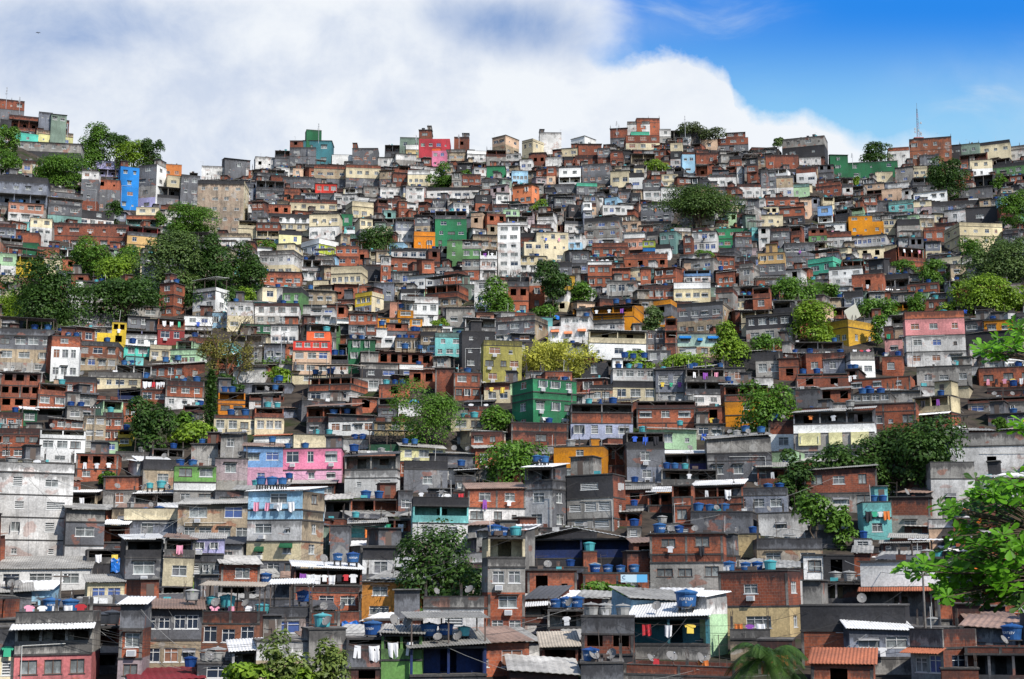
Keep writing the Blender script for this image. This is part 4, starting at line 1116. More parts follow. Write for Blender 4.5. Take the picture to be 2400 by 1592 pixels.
for hi, h in enumerate(HOUSES):
    rnd = random.Random(hi*17+3)
    xc = (h['x0']+h['x1'])/2; yb = h['y1']
    D = dist_at(min(max(xc,-200),2600), yb)
    kx = [f for f in h['feats'] if re.match(r'^[kj]\d+$', f)]; side = [f[1:] for f in h['feats'] if re.match(r'^s[RrGDKVWCTO]$', f)]  # side colour; old white tower, charcoal and tan blocks have sunlight painted in
    yaw = 0; vis = ''
    yy = [f for f in h['feats'] if re.match(r'^y-?\d+$', f)]
    pc = at(xc, yb, D); s = mpp(pc); az = math.atan2(pc.x, pc.y)
    if kx:
        kpx = h['ox']+float(kx[0][1:])/3.8125; wq, dq = (kpx-h['x0'], h['x1']-kpx) if kx[0][0] == 'k' else (h['x1']-kpx, kpx-h['x0'])
        th = min(math.radians(38), max(math.radians(10), math.atan2(dq, .8*wq)))
        if kx[0][0] == 'k':
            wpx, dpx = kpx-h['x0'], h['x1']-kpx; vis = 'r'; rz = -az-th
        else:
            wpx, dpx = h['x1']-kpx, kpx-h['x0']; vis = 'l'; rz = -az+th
        w = wpx*s/math.cos(th); d = min(13., max(2.5, dpx*s/math.sin(th)))
        P = at(kpx, yb, D); ux = Vector((math.cos(rz), math.sin(rz), 0))
        O = P-ux*w/2 if vis == 'r' else P+ux*w/2
    else:
        w = (h['x1']-h['x0'])*s; d = min(9., max(4.5, .8*w))
        jit = math.radians(rnd.uniform(-9,9)); rz = -az+jit
        if yy: rz = -az+math.radians(float(yy[0][1:]))
        O = pc
        if rnd.random() < .6 and w > 3: w *= 1.02
    if D > 370: h['bands'] = [(b[0],b[1],b[2],'r' if b[3] == 'R' and rnd.random() < .6 else b[3],*b[4:]) for b in h['bands']]
    zb = O.z; u, v = ray(xc, h['y0']); Hh = v*D-zb
    gz = ground_z(O.x, O.y)
    Mx = Matrix.Translation(O) @ Matrix.Rotation(rz, 4, 'Z')
    near = D < 235 and h.get('solo')
    tilt = math.radians(rnd.gauss(0,.55)); Mx = Mx @ Matrix.Rotation(tilt, 4, 'Y')
    found = max(1.5, zb-gz+2.0)
    h.update(D=D, O=O, rz=rz, w=w, d=d, H=Hh, vis=vis)
    cs = [Mx @ Vector((sx*w/2, yy_, 0)) for sx in (-1,1) for yy_ in (0, d*(.8 if kx else .5))]; xs_ = [c.x for c in cs]; ys_ = [c.y for c in cs]
    FOOT.append((min(xs_), max(xs_), min(ys_)-.5, max(ys_)-(max(ys_)-min(ys_))*(.15 if kx else 0))); h['Dp'] = max(D+2., (D+max(ys_))/2+1.5 if kx else 0)
    if h.get('solo'):
        nm, cat = kind_of(h)
        root = empty(nm, O, rz); root.matrix_basis = Mx; tag(root, h['label'], cat, 'houses stacked up the hillside'); h['root'] = root
        sink = Own(root, near)
    else: sink = Merged(Mx)
    top = build_house(sink, w, d, Hh, h['bands'], h['feats'], rnd, vis, side[0] if side else None, found, near)
    sink.done(); h['top'] = top; h['Mx'] = Mx
    for f in h['feats']:
        m = re.match(r'^t(\d)([bagkB])$', f)
        if m: TANKJOBS.append((h, int(m.group(1)), m.group(2)))
        m = re.match(r'^d(\d)$', f)
        if m: DISHJOBS.append((h, int(m.group(1))))
        m = re.match(r'^l(\d+)$', f)
        if m: CLOTHJOBS.append((h, int(m.group(1))))
        if f.startswith('tarp'): TARPJOBS.append(h)
# ------------------------------------------------------------------ trees: (kind, tone, x0, x1, y0, y1, base row, label) in photo pixels
TREES = [
('b','dark',26,189,609,771,790,'large dark round tree right of the yellow-green bamboo at left edge'),
('m','lime',-10,76,677,752,765,'yellow green feathery bamboo at the left edge'),
('b','grey',55,168,735,785,790,'low grey green bushy tree below the large dark tree at left'),
('u','dark',184,365,661,755,765,'flat topped feathery dark tree above the bright yellow house'),
('b','mid',166,262,560,655,670,'mid green tree right of the red brick row at left'),
('b','lime',233,325,600,665,690,'yellowish green tree in the middle of the left grove'),
('b','mid',272,328,575,625,640,'small green tree under the apricot house'),
('b','grey',340,470,550,700,715,'biggest grey green domed tree of the left grove'),
('b','dark',425,532,562,700,712,'dark tree between the domed tree and the beige house'),
('b','dark',520,618,575,690,700,'dark broad tree left of the beige two storey house'),
('b','mid',393,508,482,562,580,'rounded green tree in front of the stained tan apartment block'),
('b','dark',285,360,650,720,725,'shaded tree low in the left grove behind the brick tower'),
('b','dark',445,560,660,725,735,'shaded dark tree behind the old white tower house'),
('b','lime',553,601,676,712,720,'small bright lime tree right of old white tower house'),
('b','mid',365,391,498,536,540,'small clipped tree beside the cream house with teal balcony'),
('b','mid',176,250,298,398,405,'tall green skyline tree right of the left hill houses'),
('u','dark',244,302,314,350,385,'flat topped skyline tree between leafy crowns at left'),
('b','lime',262,352,333,392,398,'bright green skyline tree left of the orange skyline house'),
('b','dark',330,378,330,395,398,'dark skyline tree at the right end of the left clump'),
('b','mid',72,192,366,442,450,'wide green tree on the bare slope above blue grey house'),
('b','mid',-15,40,298,368,385,'green tree at the left edge under the turquoise wall'),
('b','mid',-8,47,356,412,420,'lower green tree on the left edge slope'),
('b','dark',244,284,474,522,530,'small dark tree below the tall bright blue house'),
('b','mid',1004,1060,386,438,446,'round skyline side tree under the tall pink house'),
('b','dark',838,922,533,592,602,'dark round tree left of the bright orange house'),
('b','mid',1123,1200,654,738,748,'leafy tree above the mouldy grey building'),
('b','mid',598,652,566,584,600,'low green tree above the beige two storey house'),
('u','broad',1558,1724,442,538,556,'very broad spreading tree with visible limbs on the upper slope'),
('b','dark',1258,1332,616,720,735,'dark tree below the cream apartment house'),
('b','mid',1328,1393,662,712,726,'green tree right of the dark tree above washing roof'),
('p','mid',1628,1676,570,612,625,'palm tree among the grey flats on the upper slope'),
('b','lime',1511,1566,373,406,412,'small bright tree below the hilltop houses'),
('b','mid',1810,1918,650,710,720,'wide pale green tree right of the dark apricot house'),
('p','mid',1905,1946,645,690,700,'palm tree at the right of the wide pale green tree'),
('b','mid',1928,1966,668,704,712,'small dark bush tree right of the right hand palm'),
('b','mid',2094,2148,610,648,655,'green tree before the large orange brick building'),
('b','mid',2158,2228,610,666,674,'bright round tree right of the large orange brick building'),
('b','grey',2268,2420,565,670,690,'huge grey green tree under the rounded cream building'),
('b','mid',2250,2306,560,624,640,'green tree touching the foot of rounded cream building'),
('b','lime',2222,2362,654,736,745,'wide yellowish green tree above the tan shed'),
('b','lime',2336,2420,660,738,745,'bright tree at the right edge above the shed'),
('b','mid',2348,2420,452,542,555,'green tree at right edge beside the black painted block'),
('b','mid',2012,2106,702,750,758,'dark domed tree behind the mustard yellow house'),
('b','mid',2128,2168,688,730,738,'small tree beside the brick box behind the pink storey'),
('b','dark',2024,2086,335,380,388,'dark round tree standing on the right skyline'),
('b','dark',2182,2264,376,455,470,'dark spreading tree below the radio mast block'),
('b','mid',2326,2362,410,444,450,'small tree left of the right edge on the upper slope'),
('b','thin',1590,1650,288,316,326,'thin hilltop bush beside the skyline aerials'),
('b','thin',1640,1698,302,328,334,'second hilltop bush behind the skyline roofs'),
('b','grey',1814,1834,325,342,346,'tiny tree left of the dark angular skyline house'),
('b','dark',302,404,936,1048,1062,'round dark glossy tree right of the orange brick houses'),
('b','lime',398,496,988,1034,1045,'bright lime tree right of the round dark glossy tree'),
('b','mid',404,446,968,1004,1020,'blue green bush between lime and round dark trees'),
('c','dark',470,512,862,1012,1018,'tall dark conifer left of the vivid orange house'),
('d','bare',462,600,742,860,915,'leafless tree with twiggy crown above the conifer'),
('f','bare',466,536,790,862,915,'sparse yellow green tree under the leafless crown at left'),
('f','bare',524,590,806,862,905,'golden green tree under the leafless crown at right'),
('b','dark',506,568,880,920,925,'dark bushes at the foot of the leafless tree'),
('b','lime',622,680,862,900,905,'small light tree left of the coral and peach house'),
('f','mid',922,1072,900,1030,1050,'airy feathery tree with showing limbs in the middle'),
('b','mid',1130,1198,953,1014,1022,'loose green tree left of emerald house'),
('b','lime',1013,1048,748,770,774,'small lime shrub right of the large white house'),
('m','straw',1198,1342,790,876,884,'wide straw coloured bamboo behind the emerald house'),
('m','straw',1320,1402,820,876,884,'smaller straw bamboo right of the wide bamboo'),
('p','lime',1462,1516,806,848,856,'coconut palm beside the white arched porch house'),
('b','lime',1557,1662,828,868,874,'low bright lime tree under the narrow brick tower'),
('b','lime',1674,1754,762,858,866,'light green tree right of pale aqua house'),
('b','mid',1762,1832,786,828,834,'green bush right of light green tree at mid slope'),
('b','grey',1510,1552,720,775,782,'grey green tree right of the long orange building'),
('b','lime',1476,1534,844,866,870,'small lime shrub on roof left of low bright tree'),
('b','lime',1860,1956,710,804,812,'yellowish tree left of the mustard yellow house'),
('b','mid',1733,1876,906,1028,1042,'big leafy tree right of the orange brick balcony house'),
('b','mid',1128,1272,1040,1130,1140,'bright green round tree left of the bright ochre house'),
('g','dark',938,1142,1244,1440,1460,'large dark glossy leaved tree near bottom centre'),
('b','dark',2003,2242,992,1162,1175,'largest dark green tree left of the pale concrete building'),
('b','dark',1906,2022,1044,1132,1180,'dark tree in front of the grey house with yellow blinds'),
('b','dark',1828,1912,1060,1182,1195,'tall dark tree at the left of the right hand pair'),
('b','mid',1872,1950,1162,1225,1290,'sparse young tree with open crown above grey cube'),
('b','mid',1940,2004,1190,1278,1290,'green shrub beside the pale turquoise narrow house'),
('b','mid',232,266,1108,1138,1142,'little round bush left of the low red brick terrace'),
('b','mid',1374,1502,1366,1410,1416,'low wide bush in front of the blue shop banner'),
('g','light',614,722,1486,1600,1640,'sapling with pale leaves at the bottom of picture'),
('g','light',738,812,1504,1600,1640,'slim sapling with pale leaves right of the other sapling'),
('b','lime',522,625,1558,1620,1640,'yellowish shrub at the bottom edge below the saplings'),
('b','lime',650,745,1565,1620,1640,'low shrub between the two bottom saplings'),
('p','dark',1700,1896,1480,1592,1650,'dark palm crown at the bottom right of centre'),
('b','mid',2045,2078,740,800,812,'dark shrub strip between mustard and rose pink houses'),
('b','mid',1250,1300,718,748,752,'dark shrubs above the mouldy grey building'),
('b','mid',2330,2362,980,1012,1018,'small bush on the roof of the bluish grey house'),
('b','lime',1245,1288,470,500,506,'small green trees right of the salmon orange house'),
('b','mid',1078,1102,400,416,422,'tiny shrub right of the round skyline side tree'),
('b','lime',1998,2014,416,440,446,'shrub on top of the bare rock'),
]
TONE = dict(dark=(.032,.078,.020), mid=(.065,.15,.024), lime=(.13,.23,.028), grey=(.070,.125,.045), straw=(.34,.37,.08), broad=(.05,.10,.028), thin=(.05,.075,.035), bare=(.17,.17,.05), light=(.10,.15,.045))
for k, c in TONE.items(): MATS['leaf_'+k] = leafmat('foliage_'+k, c, .4, .3)
# ------------------------------------------------------------------ infill between the listed houses: one merged mass of small far houses
PROT = [(h['x0'], h['x1'], h['y0'], h['y1'], h['Dp']) for h in HOUSES]
for t in TREES:
    xm = (t[2]+t[3])/2; D = dist_at(xm, t[6]); PROT.append((t[2]+5, t[3]-5, t[4]+6, t[5]-4, D)); 
    Q = at(xm, t[6], D); hw = (t[3]-t[2])*mpp(Q)*.3
    FOOT.append((Q.x-hw, Q.x+hw, Q.y-1.5, Q.y+1.5))
PROT.append((2110-100, 2111-100, 290, 300, 400))
PROT.append((1985, 2012, 425, 470, 440)); PROT.append((1958, 2005, 440, 480, 440))     # the bare rock
PROT.append((560, 690, 808, 858, dist_at(620, 858)))                                      # the green embankment
rf = random.Random(99)
INF_MATS = ['R']*11+['r']*4+['G']*7+['D']*6+['K']*2+['V']*9+['W']*4+['C']*5+['T']*4+['slate']*3+['rosebrick','azure','mint','moss','peach','mauve','ochre','aqua','sage']
FAR_MATS = ['R']*4+['r']*8+['G']*8+['D']*12+['K']*6+['V']*8+['W']*4+['C']*4+['T']*5+['slate']*6+['rosebrick','azure','mint','sage','peach','mauve','mauve','aqua','sage','tealg']
INF = []
D = 104.
while D < 532:
    stp = 4.2 if D < 250 else 5.0
    span = .40*D; x = -span-rf.uniform(0,6)
    while x < span:
        w = rf.uniform(2.8,6.); X = x+w/2; x += w+rf.uniform(.05,.8)
        Y = D+rf.uniform(-2.6,2.6); d = rf.uniform(4,6)
        if any(a-.2 < X+w/2 and b+.2 > X-w/2 and c < Y+d*.6 and e > Y for a, b, c, e in FOOT): 
            w = rf.uniform(2.4,3.6)
            if any(a < X+w/2 and b > X-w/2 and c < Y+d*.6 and e > Y for a, b, c, e in FOOT): continue
        gz = ground_z(X, Y); px, py = proj(X, Y, gz); s = mpp(Vector((X,Y,gz)))
        xa, xb = px-w/2/s, px+w/2/s
        lim = -1e9; hid = False
        for a, b, c, e, Dh in PROT:
            ov = min(b, xb)-max(a, xa)
            if ov > 1.5:
                if Dh > Y-.5 and c < py: lim = max(lim, e-1.0)
        hmax = (py-lim)*s
        ceil = 6.5 if D > 470 else 10.5
        Hh = min(rf.uniform(3.2, ceil), hmax)
        if D > 500: Hh = min(Hh, 4.5)
        if Hh < 1.0: continue
        # skip what listed nearer houses hide completely
        ytop = py-Hh/s
        if any(a <= xa+1 and b >= xb-1 and c <= ytop and e >= py-3 and Dh < Y for a, b, c, e, Dh in PROT): continue
        INF.append((X, Y, gz, w, d, Hh, s))
    D += stp
for i, (X, Y, gz, w, d, Hh, s) in enumerate(INF):
    rnd = random.Random(i+5000)
    IM = (['R']*12+INF_MATS) if Y < 210 else INF_MATS if Y < 300 else FAR_MATS if Y < 470 else ['K','D','r','r','D','G','slate','R','V','T']; k = rnd.choice(IM); k2 = rnd.choice(IM) if rnd.random() < .5 else k  # skyline houses get darker walls, backlight put into the colour
    n = max(1, int(round(w/2.4))); bands = []
    left = Hh
    if Hh < 2.0: bands = [('b',0,'',k,1.,0,1)]
    else:
        r = rnd.random()
        if r < .24 and Hh > 3.4: bands.append(('p',0,'',rnd.choice(('K','D',k,k,'V','r')),.9,0,1)); left -= .9
        elif r < .42 and Hh > 4.4: bands.append(('o',1,'',k2,2.1,0,1)); left -= 2.1
        ns = max(1, int(round(left/2.7)))
        for q in range(ns): bands.append(('w',n,'x' if rnd.random() < .12 else '',k2 if q == 0 else k,left/ns,0,1))
    feats = []
    if bands[0][0] != 'p':
        r = rnd.random()
        feats = ['m'+rnd.choice('wggdr')] if r < .4 else []
    elif rnd.random() < .15: feats = ['c'+rnd.choice('wgd')]
    az = math.atan2(X, Y)
    Mx = Matrix.Translation((X,Y,gz-.3)) @ Matrix.Rotation(-az+math.radians(rnd.uniform(-20,20)), 4, 'Z') @ Matrix.Rotation(math.radians(rnd.gauss(0,1.)), 4, 'Y')
    sink = Merged(Mx); top = build_house(sink, w, d, Hh+.3, bands, feats, rnd, found=2.5); sink.done()
    INF[i] = dict(Mx=Mx, top=top, Y=Y, roof=bool(feats), rnd=rnd)
print('HOUSES', len(HOUSES), 'infill', len(INF), 'mass faces', len(MASS.f))
mass = MASS.build('hillside_houses'); tag(mass, 'mass of small weathered houses packed between the larger ones up the hillside', 'houses', kind='stuff')
# ------------------------------------------------------------------ ground
us = [-3,-1.6,-1.,-.8,-.7,-.62,-.55]+[i/80 for i in range(-40,41)]+[.55,.62,.7,.8,1.,1.6,3]
ys = [-150,-60,0,26,45,60,80]+list(range(90,530,5))+[525.5,535,550,580,620,700,850,1100,1600,2500,5000]
vv, ff = [], []
for Y in ys:
    for u in us:
        X = u*max(Y,200); vv.append((X, Y, ground_z(X if Y > 200 else X, max(Y,-150)) if Y < 98 else ground_z(u*Y if Y >= 200 else X, Y)))
nu = len(us)
for j in range(len(ys)-1):
    for i in range(nu-1): ff.append((j*nu+i, j*nu+i+1, (j+1)*nu+i+1, (j+1)*nu+i))
me = bpy.data.meshes.new('hillside'); me.from_pydata(vv, [], ff); me.materials.append(M('soil')); me.polygons.foreach_set('use_smooth', [True]*len(ff))
tag(link('hillside', me), kind='structure')
# ------------------------------------------------------------------ water tanks
def tank_mesh(k, seg=16):
    if ('tank', k) in WINS: return WINS[('tank', k)]
    mb = MB(); m = {'b':'tankb','B':'tankb','a':'tanka','g':'tankg','k':'tankk'}[k]
    if k == 'g': mb.lathe([(.55,0),(.58,.02),(.66,.62),(.70,.63),(.70,.72),(.64,.73)], m, 10)
    else: mb.lathe([(.56,0),(.58,.03),(.68,.80),(.74,.81),(.74,.88),(.68,.89)], m, seg)
    mb2 = MB(); l = 'tankb' if k in 'bB' else m
    mb2.lathe([(.76,.86),(.77,.92),(.70,.95),(.30,1.06),(.10,1.08),(.09,1.14),(.01,1.15)], l, seg)
    WINS[('tank', k)] = (mb.mesh('water_tank'), mb2.mesh('lid')); return WINS[('tank', k)]
TN = dict(b='blue', B='big blue', a='aqua', g='grey', k='dark')
def put_tank(k, P, sc, rz, label=None, withlid=True):
    a, b = tank_mesh(k)
    o = link('water_tank', a); o.location = P; o.scale = (sc,)*3; o.rotation_euler = (0,0,rz)
    if withlid: link('lid', b, o)
    if label: tag(o, label, 'water tank', 'water tanks on the roofs')
    return o
ORD = {1:[''],2:['left','right'],3:['left','middle','right'],4:['first','second','third','fourth']}
TANKS = []
TJ = {}
for h, n, k in TANKJOBS: TJ.setdefault(id(h), []).append((h, n, k))
merged_tanks = []
for jobs in TJ.values():
    h = jobs[0][0]; t = h['top']; tot = sum(j[1] for j in jobs)
    rnd = random.Random(len(TANKS)+77); ks = [j[2] for j in jobs for q in range(j[1]) if q == 0 or h['D'] < 200 or rnd.random() < .6]
    if 'b' in ks and len(ks) >= 3 and rnd.random() < .45: ks[rnd.randrange(len(ks))] = 'a'
    a0 = rnd.uniform(.1,.3); span = (t['x1']-t['x0'])*rnd.uniform(.45,.7); stepx = max(1.3, min(2.4, span/max(1,len(ks))))
    xs0 = t['x0']+(t['x1']-t['x0']-stepx*(len(ks)-1))*rnd.choice((.15,.3,.5,.7,.85)); cnt = {}
    tops = []
    for i, k in enumerate(ks):
        sc = {'b':.82,'B':1.15,'a':.8,'g':.85,'k':.85}[k]*rnd.uniform(.8,1.15)
        y = rnd.uniform(.95,1.7); z = t['rz'] if t['ty'] != 'p' else t['z']+rnd.uniform(.5,.9)
        stand = 0
        if t['roof']: stand = rnd.uniform(.15,.4)+.2
        x = min(max(xs0+stepx*i+rnd.uniform(-.2,.2), t['x0']+.7), t['x1']-.7) if t['x1']-t['x0'] > 2 else (t['x0']+t['x1'])/2
        tops.append((k, x, y, z, stand, sc, rnd.uniform(0,6)))
    for i, (k, x, y, z, stand, sc, r) in enumerate(tops):
        base = z+stand; P = h['Mx'] @ Vector((x, y, base))
        if h.get('solo') and len(TANKS) < 296:
            same = [j for j in range(len(tops)) if tops[j][0] == k]; q = same.index(i)
            o_ = ORD[min(4,len(same))][min(q,3)]
            lab = ' '.join((o_+' '+TN[k]+' water tank on '+h['label']).split())
            TANKS.append((put_tank(k, P, sc, r, ' '.join(lab.split()[:16])), h['D'], k, sc, P, h))
            if h['D'] < 300:
                mb = MB(); zb = t['z'] if t['ty'] == 'p' else t['par']-.02; hh = base-zb
                for sx in (-.42,.42):
                    for sy in (-.42,.42): mb.box(sx*sc-.06, sx*sc+.06, sy*sc-.06, sy*sc+.06, -hh, -.06, 'conc', skip='')
                mb.box(-.62*sc, .62*sc, -.62*sc, .62*sc, -.06, -.002, 'conc'); st = mb.build('tank_stand'); st.parent = TANKS[-1][0]
                st.matrix_parent_inverse = Matrix.Identity(4); st.scale = (1/sc,)*3; st.rotation_euler = (0,0,h['rz']-r)
        else: merged_tanks.append((k, P, sc, r))
for q in INF:
    if q['rnd'].random() < .22 and not q['roof']:
        t = q['top']; k = q['rnd'].choice('bbbbag'); P = q['Mx'] @ Vector((q['rnd'].uniform(t['x0']+.8, t['x1']-.8) if t['x1']-t['x0'] > 2 else 0, 1.2, t['rz'] if t['ty'] != 'p' else t['z']+.5))
        merged_tanks.append((k, P, q['rnd'].uniform(.6,.9), 0))
mb = MB()
for k, P, sc, r in merged_tanks:
    mb.X = Matrix.Translation(P) @ Matrix.Scale(sc, 4); m = {'b':'tankb','B':'tankb','a':'tanka','g':'tankg','k':'tankk'}[k]
    mb.lathe([(.56,0),(.68,.80),(.75,.82),(.76,.90),(.30,1.04),(.05,1.08)], m, 8)
if mb.f: mb.X = None; tag(mb.build('small_water_tanks'), 'small water tanks scattered over the roofs of the packed hillside houses', 'water tanks', kind='stuff')
# lettering on the nearest blue tanks
def tank_text(o, sc):
    key = 'txt'
    if key not in WINS:
        c = bpy.data.curves.new('lettering', 'FONT'); c.body = 'FORTLEV'; c.size = .24; c.extrude = .004; c.align_x = 'CENTER'
        to = bpy.data.objects.new('lettering', c); COL.objects.link(to); bpy.context.view_layer.update()
        me = bpy.data.meshes.new_from_object(to.evaluated_get(bpy.context.evaluated_depsgraph_get())); bpy.data.objects.remove(to)
        for v in me.vertices:
            x, z, dep = v.co.x, v.co.y+.40, v.co.z; r = .58+.10*(z-.03)/.77+.006+dep; a = x/.66
            v.co = (r*math.sin(a), -r*math.cos(a), z)
        me.materials.clear(); me.materials.append(M('white')); WINS[key] = me
    l = link('lettering', WINS[key], o); return l
for o, D_, k, sc, P, h in sorted([t for t in TANKS if t[2] in 'bB'], key=lambda t: t[1])[:26]:
    l = tank_text(o, sc); l.rotation_euler = (0, 0, -o.rotation_euler.z-math.atan2(P.x, P.y)+random.uniform(-.7,.7))
# ------------------------------------------------------------------ satellite dishes
def dish_meshes():
    mb = MB(); n = 12; rings = [(0,.10),(.2,.085),(.36,.04),(.45,0)]
    for off in (0,-.02):
        R = [[(r*math.cos(2*math.pi*i/n), -z+off*-1, r*math.sin(2*math.pi*i/n)*1.05) for i in range(n)] for r, z in [(q[0],-q[1]) for q in rings]]
        for a, b in zip(R, R[1:]):
            for i in range(n):
                j = (i+1) % n; mb.face([a[i],a[j],b[j],b[i]], 'dish', uvs=[(0,-2)]*4)
    m2 = MB(); m2.bar((0,.1,0),(0,.22,-.15),.03,'rod'); m2.bar((0,.22,-.15),(0,.22,-.75),.03,'rod'); m2.bar((0,.0,-.45),(0,-.42,-.12),.015,'rod'); m2.box(-.05,.05,-.48,-.38,-.16,-.06,'metal')
    return mb.mesh('satellite_dish'), m2.mesh('mount')
MATS['dish'] = simple('dish_grey', (.17,.165,.16), .7, .2)
DM = dish_meshes(); nd = 0
for h, n in DISHJOBS:
    if not h.get('solo'): continue
    t = h['top']; rnd = random.Random(nd+300)
    for i in range(n):
        x = t['x0']+(t['x1']-t['x0'])*((i+.5)/n*.8+.1+rnd.uniform(-.1,.1)); s_ = rnd.uniform(.65,.95)
        P = h['Mx'] @ Vector((x, rnd.uniform(.15,.3) if t['ty'] == 'p' else rnd.uniform(.3,.8), (t['par'] if not t['roof'] else t['rz'])+.75*s_))
        o = link('satellite_dish', DM[0]); o.location = P; o.scale = (s_,)*3; yw = rnd.uniform(-1.,1.); o.rotation_euler = (math.radians(-rnd.uniform(20,45)), 0, yw); link('mount', DM[1], o)
        w_ = {1:[''],2:['left','right'],3:['left','middle','right']}[n][i]
        tag(o, ' '.join((w_+' satellite dish on '+h['label']).split()), 'satellite dish', 'satellite dishes on the roofs'); nd += 1
# ------------------------------------------------------------------ washing
def cloth(kind, c):
    key = ('cl', kind, c)
    if key in WINS: return WINS[key]
    mb = MB(); k = 'cl_'+c
    out = dict(shirt=[(-.17,0),(.17,0),(.36,-.12),(.30,-.26),(.21,-.20),(.22,-.66),(-.22,-.66),(-.21,-.20),(-.30,-.26),(-.36,-.12)],
        towel=[(-.32,0),(.32,0),(.31,-.9),(-.31,-.85)], trousers=[(-.2,0),(.2,0),(.24,-.9),(.06,-.92),(.0,-.35),(-.06,-.92),(-.24,-.9)], sheet=[(-.8,0),(.8,.02),(.78,-.95),(.1,-.85),(-.8,-.98)])[kind]
    if kind in ('towel', 'sheet'):
        W_, H_ = (.32,.9) if kind == 'towel' else (.8,.95); g = 6; r_ = random.Random(len(WINS))
        ph = r_.uniform(0,6); G = [[Vector((W_*(2*i/g-1)*(1-.06*j/3*math.sin(ph+i)), .07*math.sin(ph+i*1.9)*(.3+j/3), -H_*j/3*(1+.08*math.sin(ph*2+i*1.3)) - .05*math.sin(math.pi*i/g))) for i in range(g+1)] for j in range(4)]
        for off in (0,.012):
            for j in range(3):
                for i in range(g): mb.face([q+Vector((0,off,0)) for q in (G[j][i],G[j+1][i],G[j+1][i+1],G[j][i+1])], k, uvs=[(0,-2)]*4)
        WINS[key] = mb.mesh(kind); return WINS[key]
    z = [(0,-2)]*len(out)
    mb.face([(x,-.01,y) for x, y in out][::-1], k, uvs=z); mb.face([(x,.01,y) for x, y in out], k, uvs=z)
    for (a, b), (c_, d_) in zip(out, out[1:]+out[:1]): mb.face([(a,-.01,b),(c_,-.01,d_),(c_,.01,d_),(a,.01,b)], k, uvs=[(0,-2)]*4)
    WINS[key] = mb.mesh(kind); return WINS[key]
ncl = 0
for h, n in CLOTHJOBS:
    if not h.get('solo'): continue
    t = h['top']; rnd = random.Random(ncl+900); n = min(n, max(1, int((t['x1']-t['x0'])/.8)))
    nb = h['bands'][0]; hb = h['H']*nb[4]/sum(b[4] for b in h['bands'])
    if t['ty'] == 'o': zl, yl = t['par']-.45, -.06
    elif t['ty'] == 'p': zl, yl = t['par']+.55, .3
    else: zl, yl = t['par']-hb*.55, -.35
    span = (t['x1']-t['x0']); a = t['x0']+span*.08; b = t['x1']-span*.08
    ln = MB(); prev = None
    for q in range(9):
        u_ = q/8; p = Vector((a+(b-a)*u_, yl, zl-.14*4*u_*(1-u_)))
        if prev is not None: ln.bar(prev, p, .012, 'rod', 3)
        prev = p
    if t['ty'] == 'p':
        for x in (a, b): ln.bar((x,yl,t['par']-.3),(x,yl,zl),.03,'rod')
    else:
        for x in (a, b): ln.bar((x,yl,zl),(x,.25,zl),.025,'rod')
    lo = ln.build('clothes_line', None, h['Mx']); tag(lo, 'clothes line strung across '+h['label'], 'clothes line', 'clothes lines'); 
    pal = ['white']*6+['red','blue','purple','orange','pink','black','yellow','green','white'] if n < 8 else ['white']*9+['blue','red','purple','black']
    seen = {}
    items = []
    for i in range(n): items.append((rnd.choice(('shirt','shirt','towel','trousers','towel') if n < 9 else ('shirt','towel','shirt')), rnd.choice(pal)))
    for i, (kd, c) in enumerate(items):
        u_ = (i+.5)/n; P = h['Mx'] @ Vector((a+(b-a)*u_, yl, zl-.14*4*u_*(1-u_)))
        o = link(kd, cloth(kd, c)); o.location = P; o.rotation_euler = (rnd.uniform(-.1,.1), rnd.uniform(-.06,.06), h['rz']+rnd.uniform(-.3,.3)); s_ = rnd.uniform(.9,1.25); o.scale = (s_,s_,s_*rnd.uniform(.85,1.1))
        same = [j for j, it in enumerate(items) if it == (kd, c)]; q = same.index(i)
        od = '' if len(same) == 1 else ['first','second','third','fourth','fifth','sixth','seventh'][min(6,q)]+' '
        tag(o, ' '.join((od+c+' '+kd+' drying on '+h['label']).split()[:16]), 'laundry', 'washing hung out to dry'); ncl += 1
for h in TARPJOBS:
    if not h.get('solo'): continue
    t = h['top']; mb = MB(); w_ = min(2.4, h['w']*.4); g = 6; rnd = random.Random(5)
    G = [[Vector((h['w']*.12+w_*i/g, -.25-.12*math.sin(i*1.7+j), t['par']-h['H']*.32-.35*j+.12*math.sin(i*2.1))) for i in range(g+1)] for j in range(5)]
    for off in (0,.03):
        for j in range(4):
            for i in range(g): mb.face([p+Vector((0,off,0)) for p in (G[j][i],G[j+1][i],G[j+1][i+1],G[j][i+1])], 'tarp', uvs=[(0,-2)]*4)
    o = mb.build('tarp', None, h['Mx']); tag(o, 'crumpled blue tarp hanging on '+h['label'].replace(' with a blue tarp on its balcony',' at left').replace(' with blue plastic over its opening',' near the bottom'), 'tarp', 'blue tarps')

